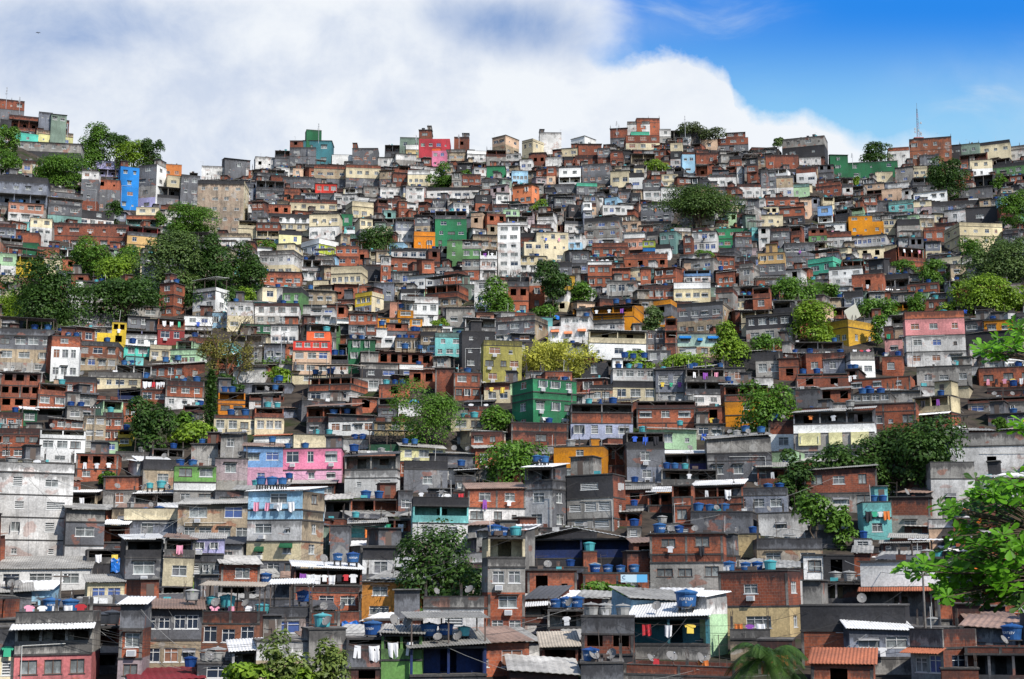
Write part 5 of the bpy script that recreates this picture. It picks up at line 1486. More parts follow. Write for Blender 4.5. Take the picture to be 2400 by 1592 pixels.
# ------------------------------------------------------------------ overhead wires between neighbouring houses
MATS['wire'] = simple('dark_wire', (.03,.03,.03), .8); MATS['wirel'] = simple('pale_wire', (.24,.24,.23), .7)
nearh = [h for h in HOUSES if h.get('solo') and h['D'] < 262]; rw = random.Random(21); used = set()
for h in nearh:
    if rw.random() < .12: continue
    c = [g for g in nearh if g is not h and abs(g['O'].y-h['O'].y) < 22 and 6 < abs(g['O'].x-h['O'].x) < 26 and (id(g), id(h)) not in used]
    if not c: continue
    g = rw.choice(c); used.add((id(h), id(g)))
    a = h['Mx'] @ Vector((rw.uniform(-.4,.4)*h['w'], -.15, h['H']*rw.uniform(.8,1.05))); b = g['Mx'] @ Vector((rw.uniform(-.4,.4)*g['w'], -.15, g['H']*rw.uniform(.8,1.05)))
    mb = MB(); prev = None; sag = rw.uniform(.5,1.6); k = rw.choice(('wire','wirel','wire','wire'))
    for i in range(13):
        t = i/12; p = a.lerp(b, t)-a-Vector((0,0,sag*4*t*(1-t)))
        if prev is not None: mb.bar(prev, p, .016 if k == 'wire' else .014, k, 3)
        prev = p
    tag(mb.build('cable', None, Matrix.Translation(a)), ('dark' if k == 'wire' else 'pale')+' sagging wire from '+h['label'], 'cable', 'overhead cables')
# ------------------------------------------------------------------ trees
def leaf_mesh(name, centers, normals, size, mat, aspect=.55, jitter=.5, rng=None):
    n = len(centers); rng = rng or np.random
    C = np.array(centers, float); Nn = np.array(normals, float)+rng.normal(0, jitter, (n,3)); Nn /= np.linalg.norm(Nn, axis=1)[:,None]+1e-9
    r = rng.normal(0,1,(n,3)); A = np.cross(Nn, r); A /= np.linalg.norm(A, axis=1)[:,None]+1e-9; B = np.cross(Nn, A)
    s = (size*rng.uniform(.65,1.35,n))[:,None]
    V = np.stack([C-A*s*.5, C-B*s*aspect*.5+Nn*s*.08, C+A*s*.5, C+B*s*aspect*.5+Nn*s*.08], 1).reshape(-1,3)
    me = bpy.data.meshes.new(name); me.vertices.add(4*n); me.vertices.foreach_set('co', V.ravel().astype(np.float32))
    me.loops.add(4*n); me.loops.foreach_set('vertex_index', np.arange(4*n, dtype=np.int32)); me.polygons.add(n)
    me.polygons.foreach_set('loop_start', np.arange(0,4*n,4,dtype=np.int32)); me.polygons.foreach_set('loop_total', np.full(n,4,dtype=np.int32))
    me.materials.append(M(mat)); me.update(); me.validate(); return me
def crown_points(rng, rx, ry, rz, nl, n, flat=False):
    """points on the outsides of many leaf clumps filling an ellipsoid"""
    lobes = []
    for i in range(nl):
        v = rng.normal(0,1,3); v /= np.linalg.norm(v); rr = rng.uniform(.15,1.)**.5*.74
        if flat: v[2] = abs(v[2])*.9-.25
        f = rng.uniform(.20,.36)*(1.25 if nl < 14 else 1.)
        lobes.append((v*rr*np.array([rx,ry,rz]), f*np.array([rx*.9+rz*.15, ry, min(rz*1.05, rx*.9)])*(np.array([1.2,1.2,.8]) if flat else 1.)))
    for i in range(max(3, nl//7)):
        v = rng.normal(0,.28,3); lobes.append((v*np.array([rx,ry,rz]), .5*np.array([rx,ry,min(rz,rx)])*(np.array([1.2,1.2,.7]) if flat else 1.)))
    per = np.array([l[1][0]*l[1][2] for l in lobes]); per = per/per.sum(); P, Q = [], []
    for (c, r), f in zip(lobes, per):
        m = int(n*f)+3; v = rng.normal(0,1,(m,3)); v /= np.linalg.norm(v,axis=1)[:,None]; v[:,2] = np.where(v[:,2] < -.4, -v[:,2], v[:,2])
        P.append(c+v*r*rng.uniform(.72,1.1,(m,1))); Q.append(v+np.array([0,0,.35]))
    P = np.concatenate(P); Q = np.concatenate(Q)
    for ax, r in ((0,rx),(2,rz)):
        lo, hi = np.percentile(P[:,ax],1.5), np.percentile(P[:,ax],98.5); P[:,ax] = (P[:,ax]-(lo+hi)/2)*2*r/(hi-lo)
    return P, Q, lobes
def tube_tree(mb, base, top, r, tips, k='bark', sway=.06, rng=None):
    pts = [Vector(base)]; n = 5; L_ = (Vector(top)-Vector(base)).length
    for i in range(1, n+1):
        p = Vector(base).lerp(Vector(top), i/n)
        if i < n: p += Vector(rng.normal(0, sway*L_*.5, 3))
        pts.append(p)
    for i in range(n): mb.bar(pts[i], pts[i+1], r*(1-.55*i/n), k, 7, r*(1-.55*(i+1)/n))
    for t in tips:
        t = Vector(t); st = pts[rng.integers(2, n+1)]; mid = st.lerp(t, .5)+Vector((0,0,-.08*(t-st).length)); rr = r*.36
        mb.bar(st, mid, rr, k, 5, rr*.65); mb.bar(mid, t, rr*.65, k, 5, rr*.25)
NAMES = dict(b='broadleaf_tree', u='spreading_tree', g='glossy_tree', f='feathery_tree', c='conifer_tree', p='palm_tree', m='bamboo_clump', d='bare_tree')
for ti, (kd, tone, x0, x1, y0, y1, yb, label) in enumerate(TREES):
    rng = np.random.default_rng(ti+40); xm = (x0+x1)/2
    D = dist_at(xm, yb); P = at(xm, yb, D); gz = ground_z(P.x, P.y); P = Vector((P.x, P.y, gz)); s = mpp(P)
    W = (x1-x0)*s; ct = at(xm, y0, D).z-gz; cb = at(xm, y1, D).z-gz; Hc = max(ct-cb, .8); cz = (ct+cb)/2
    root = empty(NAMES[kd], P); tag(root, label, 'bamboo' if kd == 'm' else ('palm' if kd == 'p' else 'tree'), 'trees among the houses')
    area = (x1-x0)*(y1-y0); mat = 'leaf_'+tone
    sz = max(.5, 4.2*s) if kd in 'bu' else max(.3, 2.6*s)
    if kd == 'g': sz = .5 if tone == 'dark' else .42
    n = int(min(20000, max(1000, 20*W*Hc/(sz*sz))))
    tr = MB()
    if kd in 'bugf':
        rx, rz = W/2, Hc/2; nl = int(min(60, max(11, W*Hc/5))); ry = min(rx, 5.5)
        Pp, Q, lobes = crown_points(rng, rx*1.03, ry, rz*1.03, nl, n if kd != 'f' else int(n*.5), kd == 'u')
        Pp = Pp+np.array([0,0,cz])
        tips = [tuple(l[0]+np.array([0,0,cz])) for l in lobes[:min(len(lobes), 12)]]
        tube_tree(tr, (0,0,-1), (rng.normal(0,.05)*W,0,cz-rz*.1), max(.12, W*.028), tips, rng=rng)
        link('crown', leaf_mesh('crown', Pp, Q, sz, mat, .62 if kd != 'g' else .42, .32, rng), root)
    elif kd == 'c':
        Pp, Q = [], []
        for q in range(26):
            zz = .12+.86*q/26; rr = W/2*(1.0-zz**1.6*.75)*rng.uniform(.8,1.1)
            for a in np.linspace(0, 2*math.pi, 8, endpoint=False)+rng.uniform(0,1):
                for t in np.linspace(.15,1,9): Pp.append((rr*t*math.cos(a)+rng.normal(0,.12), rr*t*math.sin(a)+rng.normal(0,.12), ct*zz-.25*t*rr+rng.normal(0,.12))); Q.append((0,0,1))
        tr.bar((0,0,-1),(0,0,ct*.97),.22,'bark',7,.05)
        link('crown', leaf_mesh('crown', Pp, Q, .5, mat, .5, .6, rng), root)
    elif kd == 'p':
        hub = Vector((0,0,cz-Hc*.05)); tr_ = [(0,0,-1),(.1*W,.0,cz*.5),tuple(hub)]
        for a, b in zip(tr_, tr_[1:]): tr.bar(a, b, .2 if W > 3 else .12, 'bark', 7)
        mb = MB(); nf = 42; L_ = min(W*.74, 4.6)
        for q in range(nf):
            a = q*2.4; el = rng.uniform(-.2,1.15); pts = []
            for t in np.linspace(0,1,9):
                rr = L_*t*math.cos(el*.8)*(1-.12*t); zz = L_*(t*math.sin(el)*.95-.75*t*t)
                pts.append(hub+Vector((rr*math.cos(a), rr*math.sin(a), zz)))
            sd = Vector((-math.sin(a), math.cos(a), 0))
            for i in range(8):
                mb.bar(pts[i], pts[i+1], .02, mat, 3)
                for u_ in ((0,.33,.66) if W < 4 else (0,.16,.33,.5,.66,.83)):
                    p = pts[i].lerp(pts[i+1], u_); ll = L_*.26*math.sin(math.pi*min(1,(i+u_+1)/9.2))+.08; dr = (pts[i+1]-pts[i]).normalized()
                    for sg in (-1,1):
                        e = p+sd*sg*ll*.75+dr*ll*.55+Vector((0,0,-ll*.38)); wv = dr*.028
                        mb.face([p-wv, e, p+wv], mat, uvs=[(0,-2)]*3)
        mb.build('crown', root)
    elif kd == 'm':
        mb = MB(); Pp, Q = [], []; nc = int(36*W/6)
        for q in range(nc):
            bx = rng.normal(0,W*.12); by = rng.normal(0,W*.08); ln = Vector((rng.normal(0,1)*W*.33, rng.normal(0,1)*W*.12, 0)); hh = ct*rng.uniform(.7,1.05); prev = None
            for t in np.linspace(0,1,9):
                p = Vector((bx,by,-.5))+ln*(t**1.9)+Vector((0,0,hh*(t-.13*t**3)))
                if prev is not None: mb.bar(prev, p, .05*(1.1-t), mat, 4)
                if t > .25:
                    for _ in range(20):
                        Pp.append(tuple(p+Vector(rng.normal(0,.42,3)))); Q.append(tuple(rng.normal(0,1,3)))
                prev = p
        mb.build('canes', root); link('foliage', leaf_mesh('foliage', Pp, Q, .62, mat, .28, .5, rng), root)
    elif kd == 'd':
        tips = []
        tube_tree(tr, (0,0,-1), (0,0,cb+Hc*.15), .26, [], rng=rng)
        tw = MB()
        def grow(p, v, l, r, dep):
            q = p+v*l; (tr if dep < 2 else tw).bar(p, q, r, 'bark', 4, r*.7)
            if dep >= 5: return
            for _ in range(3 if dep < 3 else 2):
                nv = (v+Vector(rng.normal(0,.45,3))); nv.z = abs(nv.z)*.8+.15; nv.normalize(); grow(q, nv, l*rng.uniform(.68,.85), r*.62, dep+1)
        for a in range(5):
            t = a*1.3; grow(Vector((0,0,cb*.55+a*.9)), Vector((math.cos(t)*.9,math.sin(t)*.7,.8)).normalized(), Hc*.34, .12, 0)
        tw.build('twigs', root)
        Pp = rng.normal(0,1,(260,3))*np.array([W*.2,W*.16,Hc*.18])+np.array([0,0,cz+Hc*.2]); link('crown', leaf_mesh('crown', Pp, rng.normal(0,1,(260,3)), .3, 'leaf_bare', .5, .5, rng), root)
    if tr.f: tr.build('trunk', root)
# near almond tree reaching in from the right, leaves in rosettes
def almond():
    Y0 = 27.; gz = ground_z(13.5, Y0); root = empty('almond_tree', Vector((13.2, Y0+.6, gz)))
    tag(root, 'near tree with big bright green leaves in rosettes reaching in at right', 'tree')
    rng = np.random.default_rng(3); MATS['leaf_big'] = leafmat('almond_leaf', (.085,.25,.016), .55, .35); MATS['leaf_old'] = simple('old_orange_leaf', (.62,.16,.03), .5)
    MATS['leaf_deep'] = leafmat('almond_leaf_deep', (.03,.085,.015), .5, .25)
    mb = MB(); old = MB(); R0 = root.location
    CL = [(2345,825,60,32,18,0),(2395,790,30,35,9,0),(2310,822,20,12,5,0),(2398,1000,14,20,5,0),(2330,1160,75,45,30,0),(2225,1195,26,18,8,0),(2385,1150,30,60,16,0),(2270,1200,40,30,12,1),(2300,1270,90,30,34,0),(2390,1290,30,60,22,0),(2180,1335,35,14,9,0),(2250,1345,75,38,34,0),(2345,1350,65,42,34,0),
          (2225,1385,40,20,14,0),(2320,1400,50,25,16,1),(2395,1400,25,30,10,1),(2360,1230,60,40,16,1),(2270,1310,90,50,20,1),(2120,1343,10,10,2,0),(2160,1325,14,8,3,0)]
    br = MB(); tips = []
    for cx, cy, sx, sy, n, deep in CL:
        for _ in range(n):
            px, py = cx+rng.normal(0,.46)*sx, cy+rng.normal(0,.46)*sy
            c = at(px, py, Y0+rng.uniform(-1.2,1.6)+(1.2 if deep else 0)) - R0; tips.append(c)
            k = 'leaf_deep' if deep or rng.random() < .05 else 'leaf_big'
            ax = Vector((rng.normal(-.25,.35), rng.normal(-.5,.35), 1.)).normalized(); q = ax.to_track_quat('Z','Y'); nl = int(rng.integers(6,10)); ph = rng.uniform(0,6)
            for i in range(nl):
                a = ph+i*2.4; el = rng.uniform(-.25,.65); l = rng.uniform(.15,.275); w_ = l*rng.uniform(.42,.54)
                dr = q @ Vector((math.cos(a)*math.cos(el), math.sin(a)*math.cos(el), math.sin(el))); sd = dr.cross(ax).normalized(); up = sd.cross(dr).normalized()
                prof = [(0,.04),(.25,.30),(.5,.66),(.75,.96),(.92,.78),(1.0,.12)]; drp = rng.uniform(.0,.12); tgt, kk = (old, 'leaf_old') if rng.random() < .007 else (mb, k)
                mid = [c+dr*(l*t+.02)-up*drp*l*t*t for t, _ in prof]
                Lf = [m+sd*w_*x*.5+up*w_*x*.12 for m, (_, x) in zip(mid, prof)]; Rt = [m-sd*w_*x*.5+up*w_*x*.12 for m, (_, x) in zip(mid, prof)]
                for j in range(5):
                    tgt.face([mid[j],mid[j+1],Lf[j+1],Lf[j]], kk, uvs=[(0,-2)]*4); tgt.face([Rt[j],Rt[j+1],mid[j+1],mid[j]], kk, uvs=[(0,-2)]*4)
    o = mb.build('crown', root); me = o.data
    # merge leaf quads so every leaf is one island
    import bmesh
    bm = bmesh.new(); bm.from_mesh(me); bmesh.ops.remove_doubles(bm, verts=bm.verts, dist=.0004); bm.to_mesh(me); bm.free(); me.polygons.foreach_set('use_smooth', [True]*len(me.polygons))
    if old.f: old.build('withered_leaves', root)
    hubs = [at(2470,860,Y0+.5)-R0, at(2480,1130,Y0+.6)-R0, at(2470,1260,Y0+.6)-R0, at(2460,1370,Y0+.6)-R0]
    top = Vector((.6,0,hubs[0].z+.8)); prev = Vector((0,0,-1))
    for i in range(1,7):
        p = Vector((0,0,-1)).lerp(top, i/6)+Vector((rng.normal(0,.08),rng.normal(0,.08),0)); br.bar(prev, p, .2-.022*i, 'bark', 8, .2-.022*(i+1)); prev = p
    for hb in hubs: br.bar(Vector((.3,0,hb.z-.6)), hb, .09, 'bark', 6, .055)
    for c in tips:
        hb = min(hubs, key=lambda h: (h-c).length); m_ = hb.lerp(c, .55)+Vector((0,.1,.06)); 
        br.bar(hb, m_, .022, 'bark', 4, .014); br.bar(m_, c, .014, 'bark', 4, .008)
    br.build('trunk', root)
almond()
# green embankment and bare rock
def patch(name, px0, px1, py0, py1, mat, lift, label, n=700, size=.5):
    rng = np.random.default_rng(8); Pp, Q = [], []
    for _ in range(n):
        p = at(rng.uniform(px0,px1), rng.uniform(py0,py1)); z = ground_z(p.x,p.y); Pp.append((p.x,p.y,z+rng.uniform(.0,lift))); Q.append((0,-.5,1))
    tag(link(name, leaf_mesh(name, Pp, Q, size, mat, .5, .6, rng)), label, 'undergrowth', kind='stuff')
patch('undergrowth', 552, 690, 812, 856, 'leaf_mid', .9, 'green undergrowth on the bank left of the peach house', 900)
patch('undergrowth', 300, 600, 655, 735, 'leaf_dark', 2.4, 'dark undergrowth beneath the left grove', 2600, .8)
patch('undergrowth', 1965, 2012, 425, 440, 'leaf_mid', .9, 'scrub on top of the bare rock', 120)
def rock(px0, px1, py0, py1, label, colr):
    P = at((px0+px1)/2, py1); s = mpp(P); w_ = (px1-px0)*s; h_ = (py1-py0)*s; rng = np.random.default_rng(int(px0)); mb = MB(); nu_, nv_ = 14, 9; MATS['rock'] = MATS.get('rock') or plaster('bare_rock', (.50,.44,.34), .8)
    G = [[Vector((w_*(i/nu_-.5)+rng.normal(0,.15), -1.8*math.sin(math.pi*min(1,j/nv_+.25))+rng.normal(0,.2)+3.2*(j/nv_), h_*j/nv_*(1-.35*abs(i/nu_-.4))+rng.normal(0,.15)-.6)) for i in range(nu_+1)] for j in range(nv_+1)]
    for j in range(nv_):
        for i in range(nu_): mb.face([G[j][i],G[j][i+1],G[j+1][i+1],G[j+1][i]], 'rock', 0)
    o = mb.build('rock', None, Matrix.Translation(P)); tag(o, label, 'rock')
rock(1958, 2014, 440, 478, 'bare tan rock face among houses on the upper right slope', 0)
rock(40, 82, 365, 412, 'bare earth slope below the turquoise wall at left', 0)
# ------------------------------------------------------------------ masts, poles, cables, bird, banner, person
def mast():
    P = at(2152, 322, dist_at(2150, 376)+2); top = at(2152, 255, P.y); h_ = top.z-P.z; root = empty('radio_mast', P); tag(root, 'red and white lattice radio mast on the skyline', 'mast')
    MATS['mred'] = simple('mast_red', (.25,.05,.04), .5); tow, arm, base = MB(), MB(), MB(); n = 12
    for i in range(n):
        z0, z1 = h_*i/n, h_*(i+1)/n; r0, r1 = .65*(1-.8*i/n), .65*(1-.8*(i+1)/n); k = 'mred' if i % 4 < 2 else 'rod'
        for q in range(3):
            a, b = q*2.094, (q+1)*2.094
            tow.bar((r0*math.cos(a),r0*math.sin(a),z0),(r1*math.cos(a),r1*math.sin(a),z1),.05,k,4); tow.bar((r0*math.cos(a),r0*math.sin(a),z0),(r1*math.cos(b),r1*math.sin(b),z1),.03,k,3)
    tow.bar((0,0,h_),(0,0,h_+2.2),.05,'rod',4); tow.build('lattice', root)
    for zz, a in ((1,.4),(2,2.8),(1.6,-.6),(3.2,3.4),(5.5,.2),(2.6,1.4)): arm.bar((0,0,zz),(1.2*math.cos(a),-.3,zz),.05,'metal'); arm.box(1.2*math.cos(a)-.22,1.2*math.cos(a)+.22,-.5,-.2,zz-.4,zz+.4,'metal')
    arm.build('antennas', root)
    base.box(-1.4,1.6,-.5,2,-2.4,-.5,'sand'); base.box(-1.7,1.9,-.8,2.2,-.5,-.2,'mred'); base.build('tank_house', root)
mast()
AER = [(15,205,238,'thin lattice aerial on the top left corner house'),(46,228,250,'short forked aerial at the top left'),(747,290,318,'thin aerial on the teal skyline house'),(1606,272,305,'double aerial with dishes on the hilltop'),(1446,285,303,'thin aerial left of hilltop houses'),(1076,316,330,'short aerial on skyline brick box'),(976,318,338,'aerial with small panels left of sage skyline house'),(1998,360,378,'thin aerial on the skyline left of round tree'),(158,290,312,'short aerial on the left hill houses')]
for px, ya, yb, lab in AER:
    D = dist_at(px, yridge(px)-2)*.985; a, b = at(px, yb, D), at(px, ya, D); mb = MB(); hh = b.z-a.z
    mb.bar((0,0,-3),(0,0,hh),.09,'metal'); 
    for q in (.55,.75,.95): mb.bar((-.7*(1.2-q),0,hh*q),(.7*(1.2-q),0,hh*q),.05,'metal'); mb.box(-.5*(1.2-q)-.12,-.5*(1.2-q)+.12,-.1,.1,hh*q-.3,hh*q+.3,'metal')
    o = mb.build('aerial', None, Matrix.Translation(a)); tag(o, lab, 'aerial', 'aerials on the skyline')
def pole(px, yt, yb, D, lab, lamp=False, r=.11):
    a, b = at(px, yb, D), at(px, yt, D); root = empty('street_lamp' if lamp else 'utility_pole', a); tag(root, lab, 'street lamp' if lamp else 'pole')
    mb = MB(); h_ = b.z-a.z; mb.bar((0,0,-3),(0,0,h_),r,'conc' if not lamp else 'metal',8,r*.7); mb.build('pole', root)
    if lamp:
        m2 = MB(); m2.bar((0,0,h_),(.9,-.3,h_+.5),.05,'metal'); m2.box(.8,1.4,-.5,-.2,h_+.42,h_+.56,'white'); m2.build('lamp_head', root)
    else:
        m2 = MB(); m2.box(-.7,.7,-.06,.06,h_-.5,h_-.38,'rod')
        for x in (-.6,-.2,.2,.6): m2.lathe([(.04,0),(.06,.05),(.03,.14)],'white',6,(x,0,h_-.38))
        m2.build('crossarm', root)
pole(2170, 1335, 1500, 118, 'concrete utility pole in front of dark porch at bottom right')
pole(137, 1340, 1470, 138, 'dark utility pole before the long white house at left')
pole(595, 818, 858, dist_at(595, 858)-1, 'street lamp on the green bank left of peach house', True, .07)
pole(658, 785, 860, dist_at(658, 858)-1, 'pale leaning street lamp beside the peach house', True, .07)
pole(788, 705, 790, dist_at(790, 790), 'pole in front of the pale balcony house', False, .09)
pole(218+600-600, 950, 1050, dist_at(218, 1055)-1, 'white post above the grey rendered wall at left', False, .06)
def cable(p, q, sag, r, lab, n=14):
    mb = MB(); prev = None; p, q = Vector(p), Vector(q)
    for i in range(n+1):
        t = i/n; c = p.lerp(q, t)-Vector((0,0,sag*4*t*(1-t)))
        if prev is not None: mb.bar(prev-p, c-p, r, 'cab', 4)
        prev = c
    tag(mb.build('cable', None, Matrix.Translation(p)), lab, 'cable', 'overhead cables')
MATS['cab'] = simple('pale_cable', (.34,.33,.31), .7)
cable(at(2232,938,222), at(2350,975,219), 2.2, .035, 'bundle of sagging pale cables right of the cream balcony house')
cable(at(2225,955,221), at(2352,972,218), 3.4, .035, 'lower sagging pale cable right of the cream balcony house')
cable(at(1675,1430,132), at(1790,1510,126), .6, .04, 'thick pale hose slung from mint green house')
cable(at(1700,1250,170), at(1890,1215,172), .8, .02, 'thin cable above the aqua tank by the sand wall')
cable(at(60,1365,140), at(132,1348,139), .15, .025, 'wire between dish and dark pole at left')
cable(at(1980,1315,150), at(2172,1345,118), .5, .03, 'wire running to the concrete utility pole')
cable(at(2160,1345,118), at(2420,1180,118), 1.2, .03, 'wire rising right from the concrete utility pole')
cable(at(1650,920,232), at(1705,920,231), 1.2, .03, 'sagging cable on the open balcony house in grey tiers')
cable(at(420,745,290), at(650,790,275), 1., .025, 'long wire crossing behind the leafless tree')
def bird():
    mb = MB(); MATS['bird'] = simple('dark_feathers', (.02,.02,.022), .8)
    mb.lathe([(.01,-.35),(.07,-.2),(.11,0),(.09,.18),(.05,.3),(.06,.36),(.01,.45)], 'bird', 8); body = mb
    for sg in (-1,1):
        pts = [(0,.02,.12),(0,.02,-.12),(sg*.45,.16,-.16),(sg*.85,.02,-.2),(sg*.5,.2,.06)]
        mb.face(pts, 'bird', uvs=[(0,-2)]*5); mb.face([(a,b+.02,c) for a,b,c in pts][::-1], 'bird', uvs=[(0,-2)]*5)
    mb.face([(0,0,-.3),(.12,0,-.55),(-.12,0,-.55)], 'bird', uvs=[(0,-2)]*3)
    P = at(89, 77, 330); o = mb.build('bird', None, Matrix.Translation(P) @ Matrix.Rotation(math.radians(70),4,'X') @ Matrix.Scale(.75,4)); tag(o, 'tiny dark bird flying in the upper left sky', 'bird')
bird()
def banner():
    P = at(1486, 1356, dist_at(1450, 1404)-.6); s = mpp(P); w_, h_ = 62*s, 18*s; mb = MB(); MATS['ban'] = simple('banner_pale', (.45,.60,.68), .5); MATS['ban2'] = simple('banner_blue', (.10,.36,.62), .5); MATS['ban3'] = simple('banner_ink', (.03,.06,.16), .5)
    mb.box(-w_/2, w_*.1, -.05, 0, -h_/2, h_/2, 'ban'); mb.box(w_*.1, w_/2, -.05, 0, -h_/2, h_/2, 'ban2')
    root = mb.build('shop_banner', None, Matrix.Translation(P) @ Matrix.Rotation(-math.atan2(P.x,P.y),4,'Z')); tag(root, 'pale blue shop banner with a round C emblem below blue tanks', 'banner')
    e = MB(); r = h_*.26; cx = -w_*.37
    for i in range(18):
        a0, a1 = math.radians(50+i*260/18), math.radians(50+(i+1)*260/18)
        q = lambda a, rr: (cx+rr*math.cos(a), -.055, h_*.12+rr*math.sin(a))
        e.face([q(a0,r*.6),q(a1,r*.6),q(a1,r),q(a0,r)][::-1], 'ban3', uvs=[(0,-2)]*4)
    e.build('emblem', root)
banner()
def person(px, yfoot, D, lab):
    """small standing figure: one skinned body, clothing as children"""
    P = at(px, yfoot, D); vs = [(0,0,.92),(0,0,1.15),(0,0,1.38),(0,0,1.5),(0,-.02,1.62),(0,-.02,1.74),(.1,0,.88),(.11,-.02,.48),(.12,0,.06),(.12,-.14,.03),(-.1,0,.88),(-.11,-.02,.48),(-.12,0,.06),(-.12,-.14,.03),(.19,0,1.4),(.30,-.08,1.2),(.34,-.25,1.12),(.35,-.33,1.12),(-.19,0,1.4),(-.32,-.1,1.55),(-.38,-.25,1.72),(-.39,-.32,1.78)]
    es = [(0,1),(1,2),(2,3),(3,4),(4,5),(0,6),(6,7),(7,8),(8,9),(0,10),(10,11),(11,12),(12,13),(2,14),(14,15),(15,16),(16,17),(2,18),(18,19),(19,20),(20,21)]
    rad = [.13,.13,.14,.06,.10,.09,.09,.065,.045,.04,.09,.065,.045,.04,.065,.045,.035,.03,.065,.045,.035,.03]
    me = bpy.data.meshes.new('person'); me.from_pydata(vs, es, []); o = link('person', me, None, Matrix.Translation(P))
    sk = o.modifiers.new('Skin', 'SKIN'); 
    for i, r in enumerate(rad): me.skin_vertices[0].data[i].radius = (r, r*.85)
    me.skin_vertices[0].data[0].use_root = True; o.modifiers.new('Sub', 'SUBSURF').levels = 1
    MATS['skin'] = simple('skin', (.28,.15,.09), .6); MATS['jean'] = simple('dark_trousers', (.05,.06,.09), .9); MATS['shirt'] = simple('grey_shirt', (.16,.15,.15), .9); MATS['hair'] = simple('dark_hair', (.015,.012,.01), .8)
    me.materials.append(M('skin')); tag(o, lab, 'person')
    sh = MB(); sh.lathe([(.15,.88),(.17,1.1),(.18,1.3),(.15,1.42),(.07,1.5)], 'shirt', 10); sh.build('shirt', o)
    for sx in (.105,-.105):
        t = MB(); t.lathe([(.06,.08),(.08,.48),(.11,.9)], 'jean', 8, (sx,0,0)); t.build('trousers', o)
    hm = MB(); hm.lathe([(.105,1.68),(.11,1.74),(.08,1.82),(.02,1.85)], 'hair', 8, (0,.0,0)); hm.build('hair', o)
if not hasattr(bpy.types.Mesh, 'skin_vertices'): pass
def try_person():
    h = [q for q in HOUSES if q['label'].startswith('coral red')][0]
    me_ok = True
    P = h['Mx'] @ Vector((0,0,0)); s = mpp(h['O']); zt = h['H']*.23
    L_ = MB(); xloc = -h['w']/2+.55*h['w']*.16
    L_.box(xloc-.8, xloc+.8, -.62, -.01, h['H']*.245-.1, h['H']*.245, 'conc'); L_.build('ledge', h['root'])
    return h, xloc, h['H']*.245
h_, xl_, zl_ = try_person()
def person_at(h, x, y, z, lab):
    Pw = h['Mx'] @ Vector((x, y, z)); px, py = proj(Pw.x, Pw.y, Pw.z); person(px, py, Pw.y, lab)
person_at(h_, xl_, -.33, zl_+.01, 'person in dark clothes standing on a ledge of the peach house')
# pale solar panel on the mustard house, blue tarps by the charcoal building, graffiti
def panel():
    P = at(1998, 735, dist_at(1990, 805)+2); mb = MB(); MATS['ban4'] = simple('panel_cream', (.72,.70,.60), .5)
    mb.X = Matrix.Rotation(math.radians(-32),4,'Y') @ Matrix.Rotation(math.radians(30),4,'X'); mb.box(-1.3,1.3,-.04,.04,-1.4,1.4,'ban4'); mb.X = None
    mb.bar((0,.3,-2.6),(0,.1,0),.06,'rod'); mb.bar((.9,.6,-2.6),(.6,.2,.6),.06,'rod'); o = mb.build('solar_panel', None, Matrix.Translation(P)); tag(o, 'cream tilted panel on the roof of mustard yellow house', 'solar panel')
panel()
def tarp_over(px0, px1, py, dep, lab, k='tarp'):
    P = at((px0+px1)/2, py); s = mpp(P); w_ = (px1-px0)*s; mb = MB(); rng = np.random.default_rng(int(px0)); g = 10
    G = [[Vector((w_*(i/g-.5), dep*j/4, .35*j+rng.normal(0,.12)-.3*abs(i/g-.5))) for i in range(g+1)] for j in range(5)]
    for off in (0,-.04):
        for j in range(4):
            for i in range(g): mb.face([p+Vector((0,0,off)) for p in (G[j][i],G[j][i+1],G[j+1][i+1],G[j+1][i])], k, uvs=[(0,-2)]*4)
    o = mb.build('tarp', None, Matrix.Translation(P+Vector((0,0,.3)))); tag(o, lab, 'tarp', 'tarps spread over roofs')
tarp_over(1770, 1816, 722, 3.5, 'bright blue tarp over a roof right of charcoal building')
tarp_over(1278, 1312, 752, 3., 'blue tarp on the roof left of white house with orange awnings')
tarp_over(945, 985, 962, 2.5, 'blue and white tarp behind the feathery tree')
tarp_over(22, 48, 548, 3., 'crumpled blue tarp on a roof at the far left')
tarp_over(2060, 2130, 694, 3., 'turquoise sheet stretched over roofs before the brick houses', 'tanka')
tarp_over(2040, 2110, 683, 2.5, 'white sheet stretched beside the turquoise sheet', 'white')
MATS['coloured'] = simple('white_cloth_heap', (.75,.74,.72), .8)
# ------------------------------------------------------------------ sky, light, exposure
w = bpy.data.worlds.new('World'); scene.world = w; w.use_nodes = True; nt = w.node_tree; nt.nodes.clear()
out = nt.nodes.new('ShaderNodeOutputWorld'); bg = nt.nodes.new('ShaderNodeBackground'); L(nt, bg.outputs[0], out.inputs[0])
SUN = Vector((.46,-.58,.74)).normalized(); el = math.asin(SUN.z); azs = math.atan2(SUN.x, SUN.y)
sky = nt.nodes.new('ShaderNodeTexSky'); sky.sky_type = 'NISHITA'; sky.sun_disc = False; sky.sun_elevation = el; sky.sun_rotation = azs; sky.altitude = 50; sky.air_density = 1.0; sky.dust_density = .3; sky.ozone_density = 2.5
SKYSTR = .135
tc = nt.nodes.new('ShaderNodeTexCoord'); sp = nt.nodes.new('ShaderNodeSeparateXYZ'); L(nt, tc.outputs['Generated'], sp.inputs[0])
yy = math_n(nt, 'MAXIMUM', sp.outputs[1], .08); U = math_n(nt, 'DIVIDE', sp.outputs[0], yy); V = math_n(nt, 'DIVIDE', sp.outputs[2], yy)
cv = nt.nodes.new('ShaderNodeCombineXYZ'); L(nt, U, cv.inputs[0]); L(nt, V, cv.inputs[1])
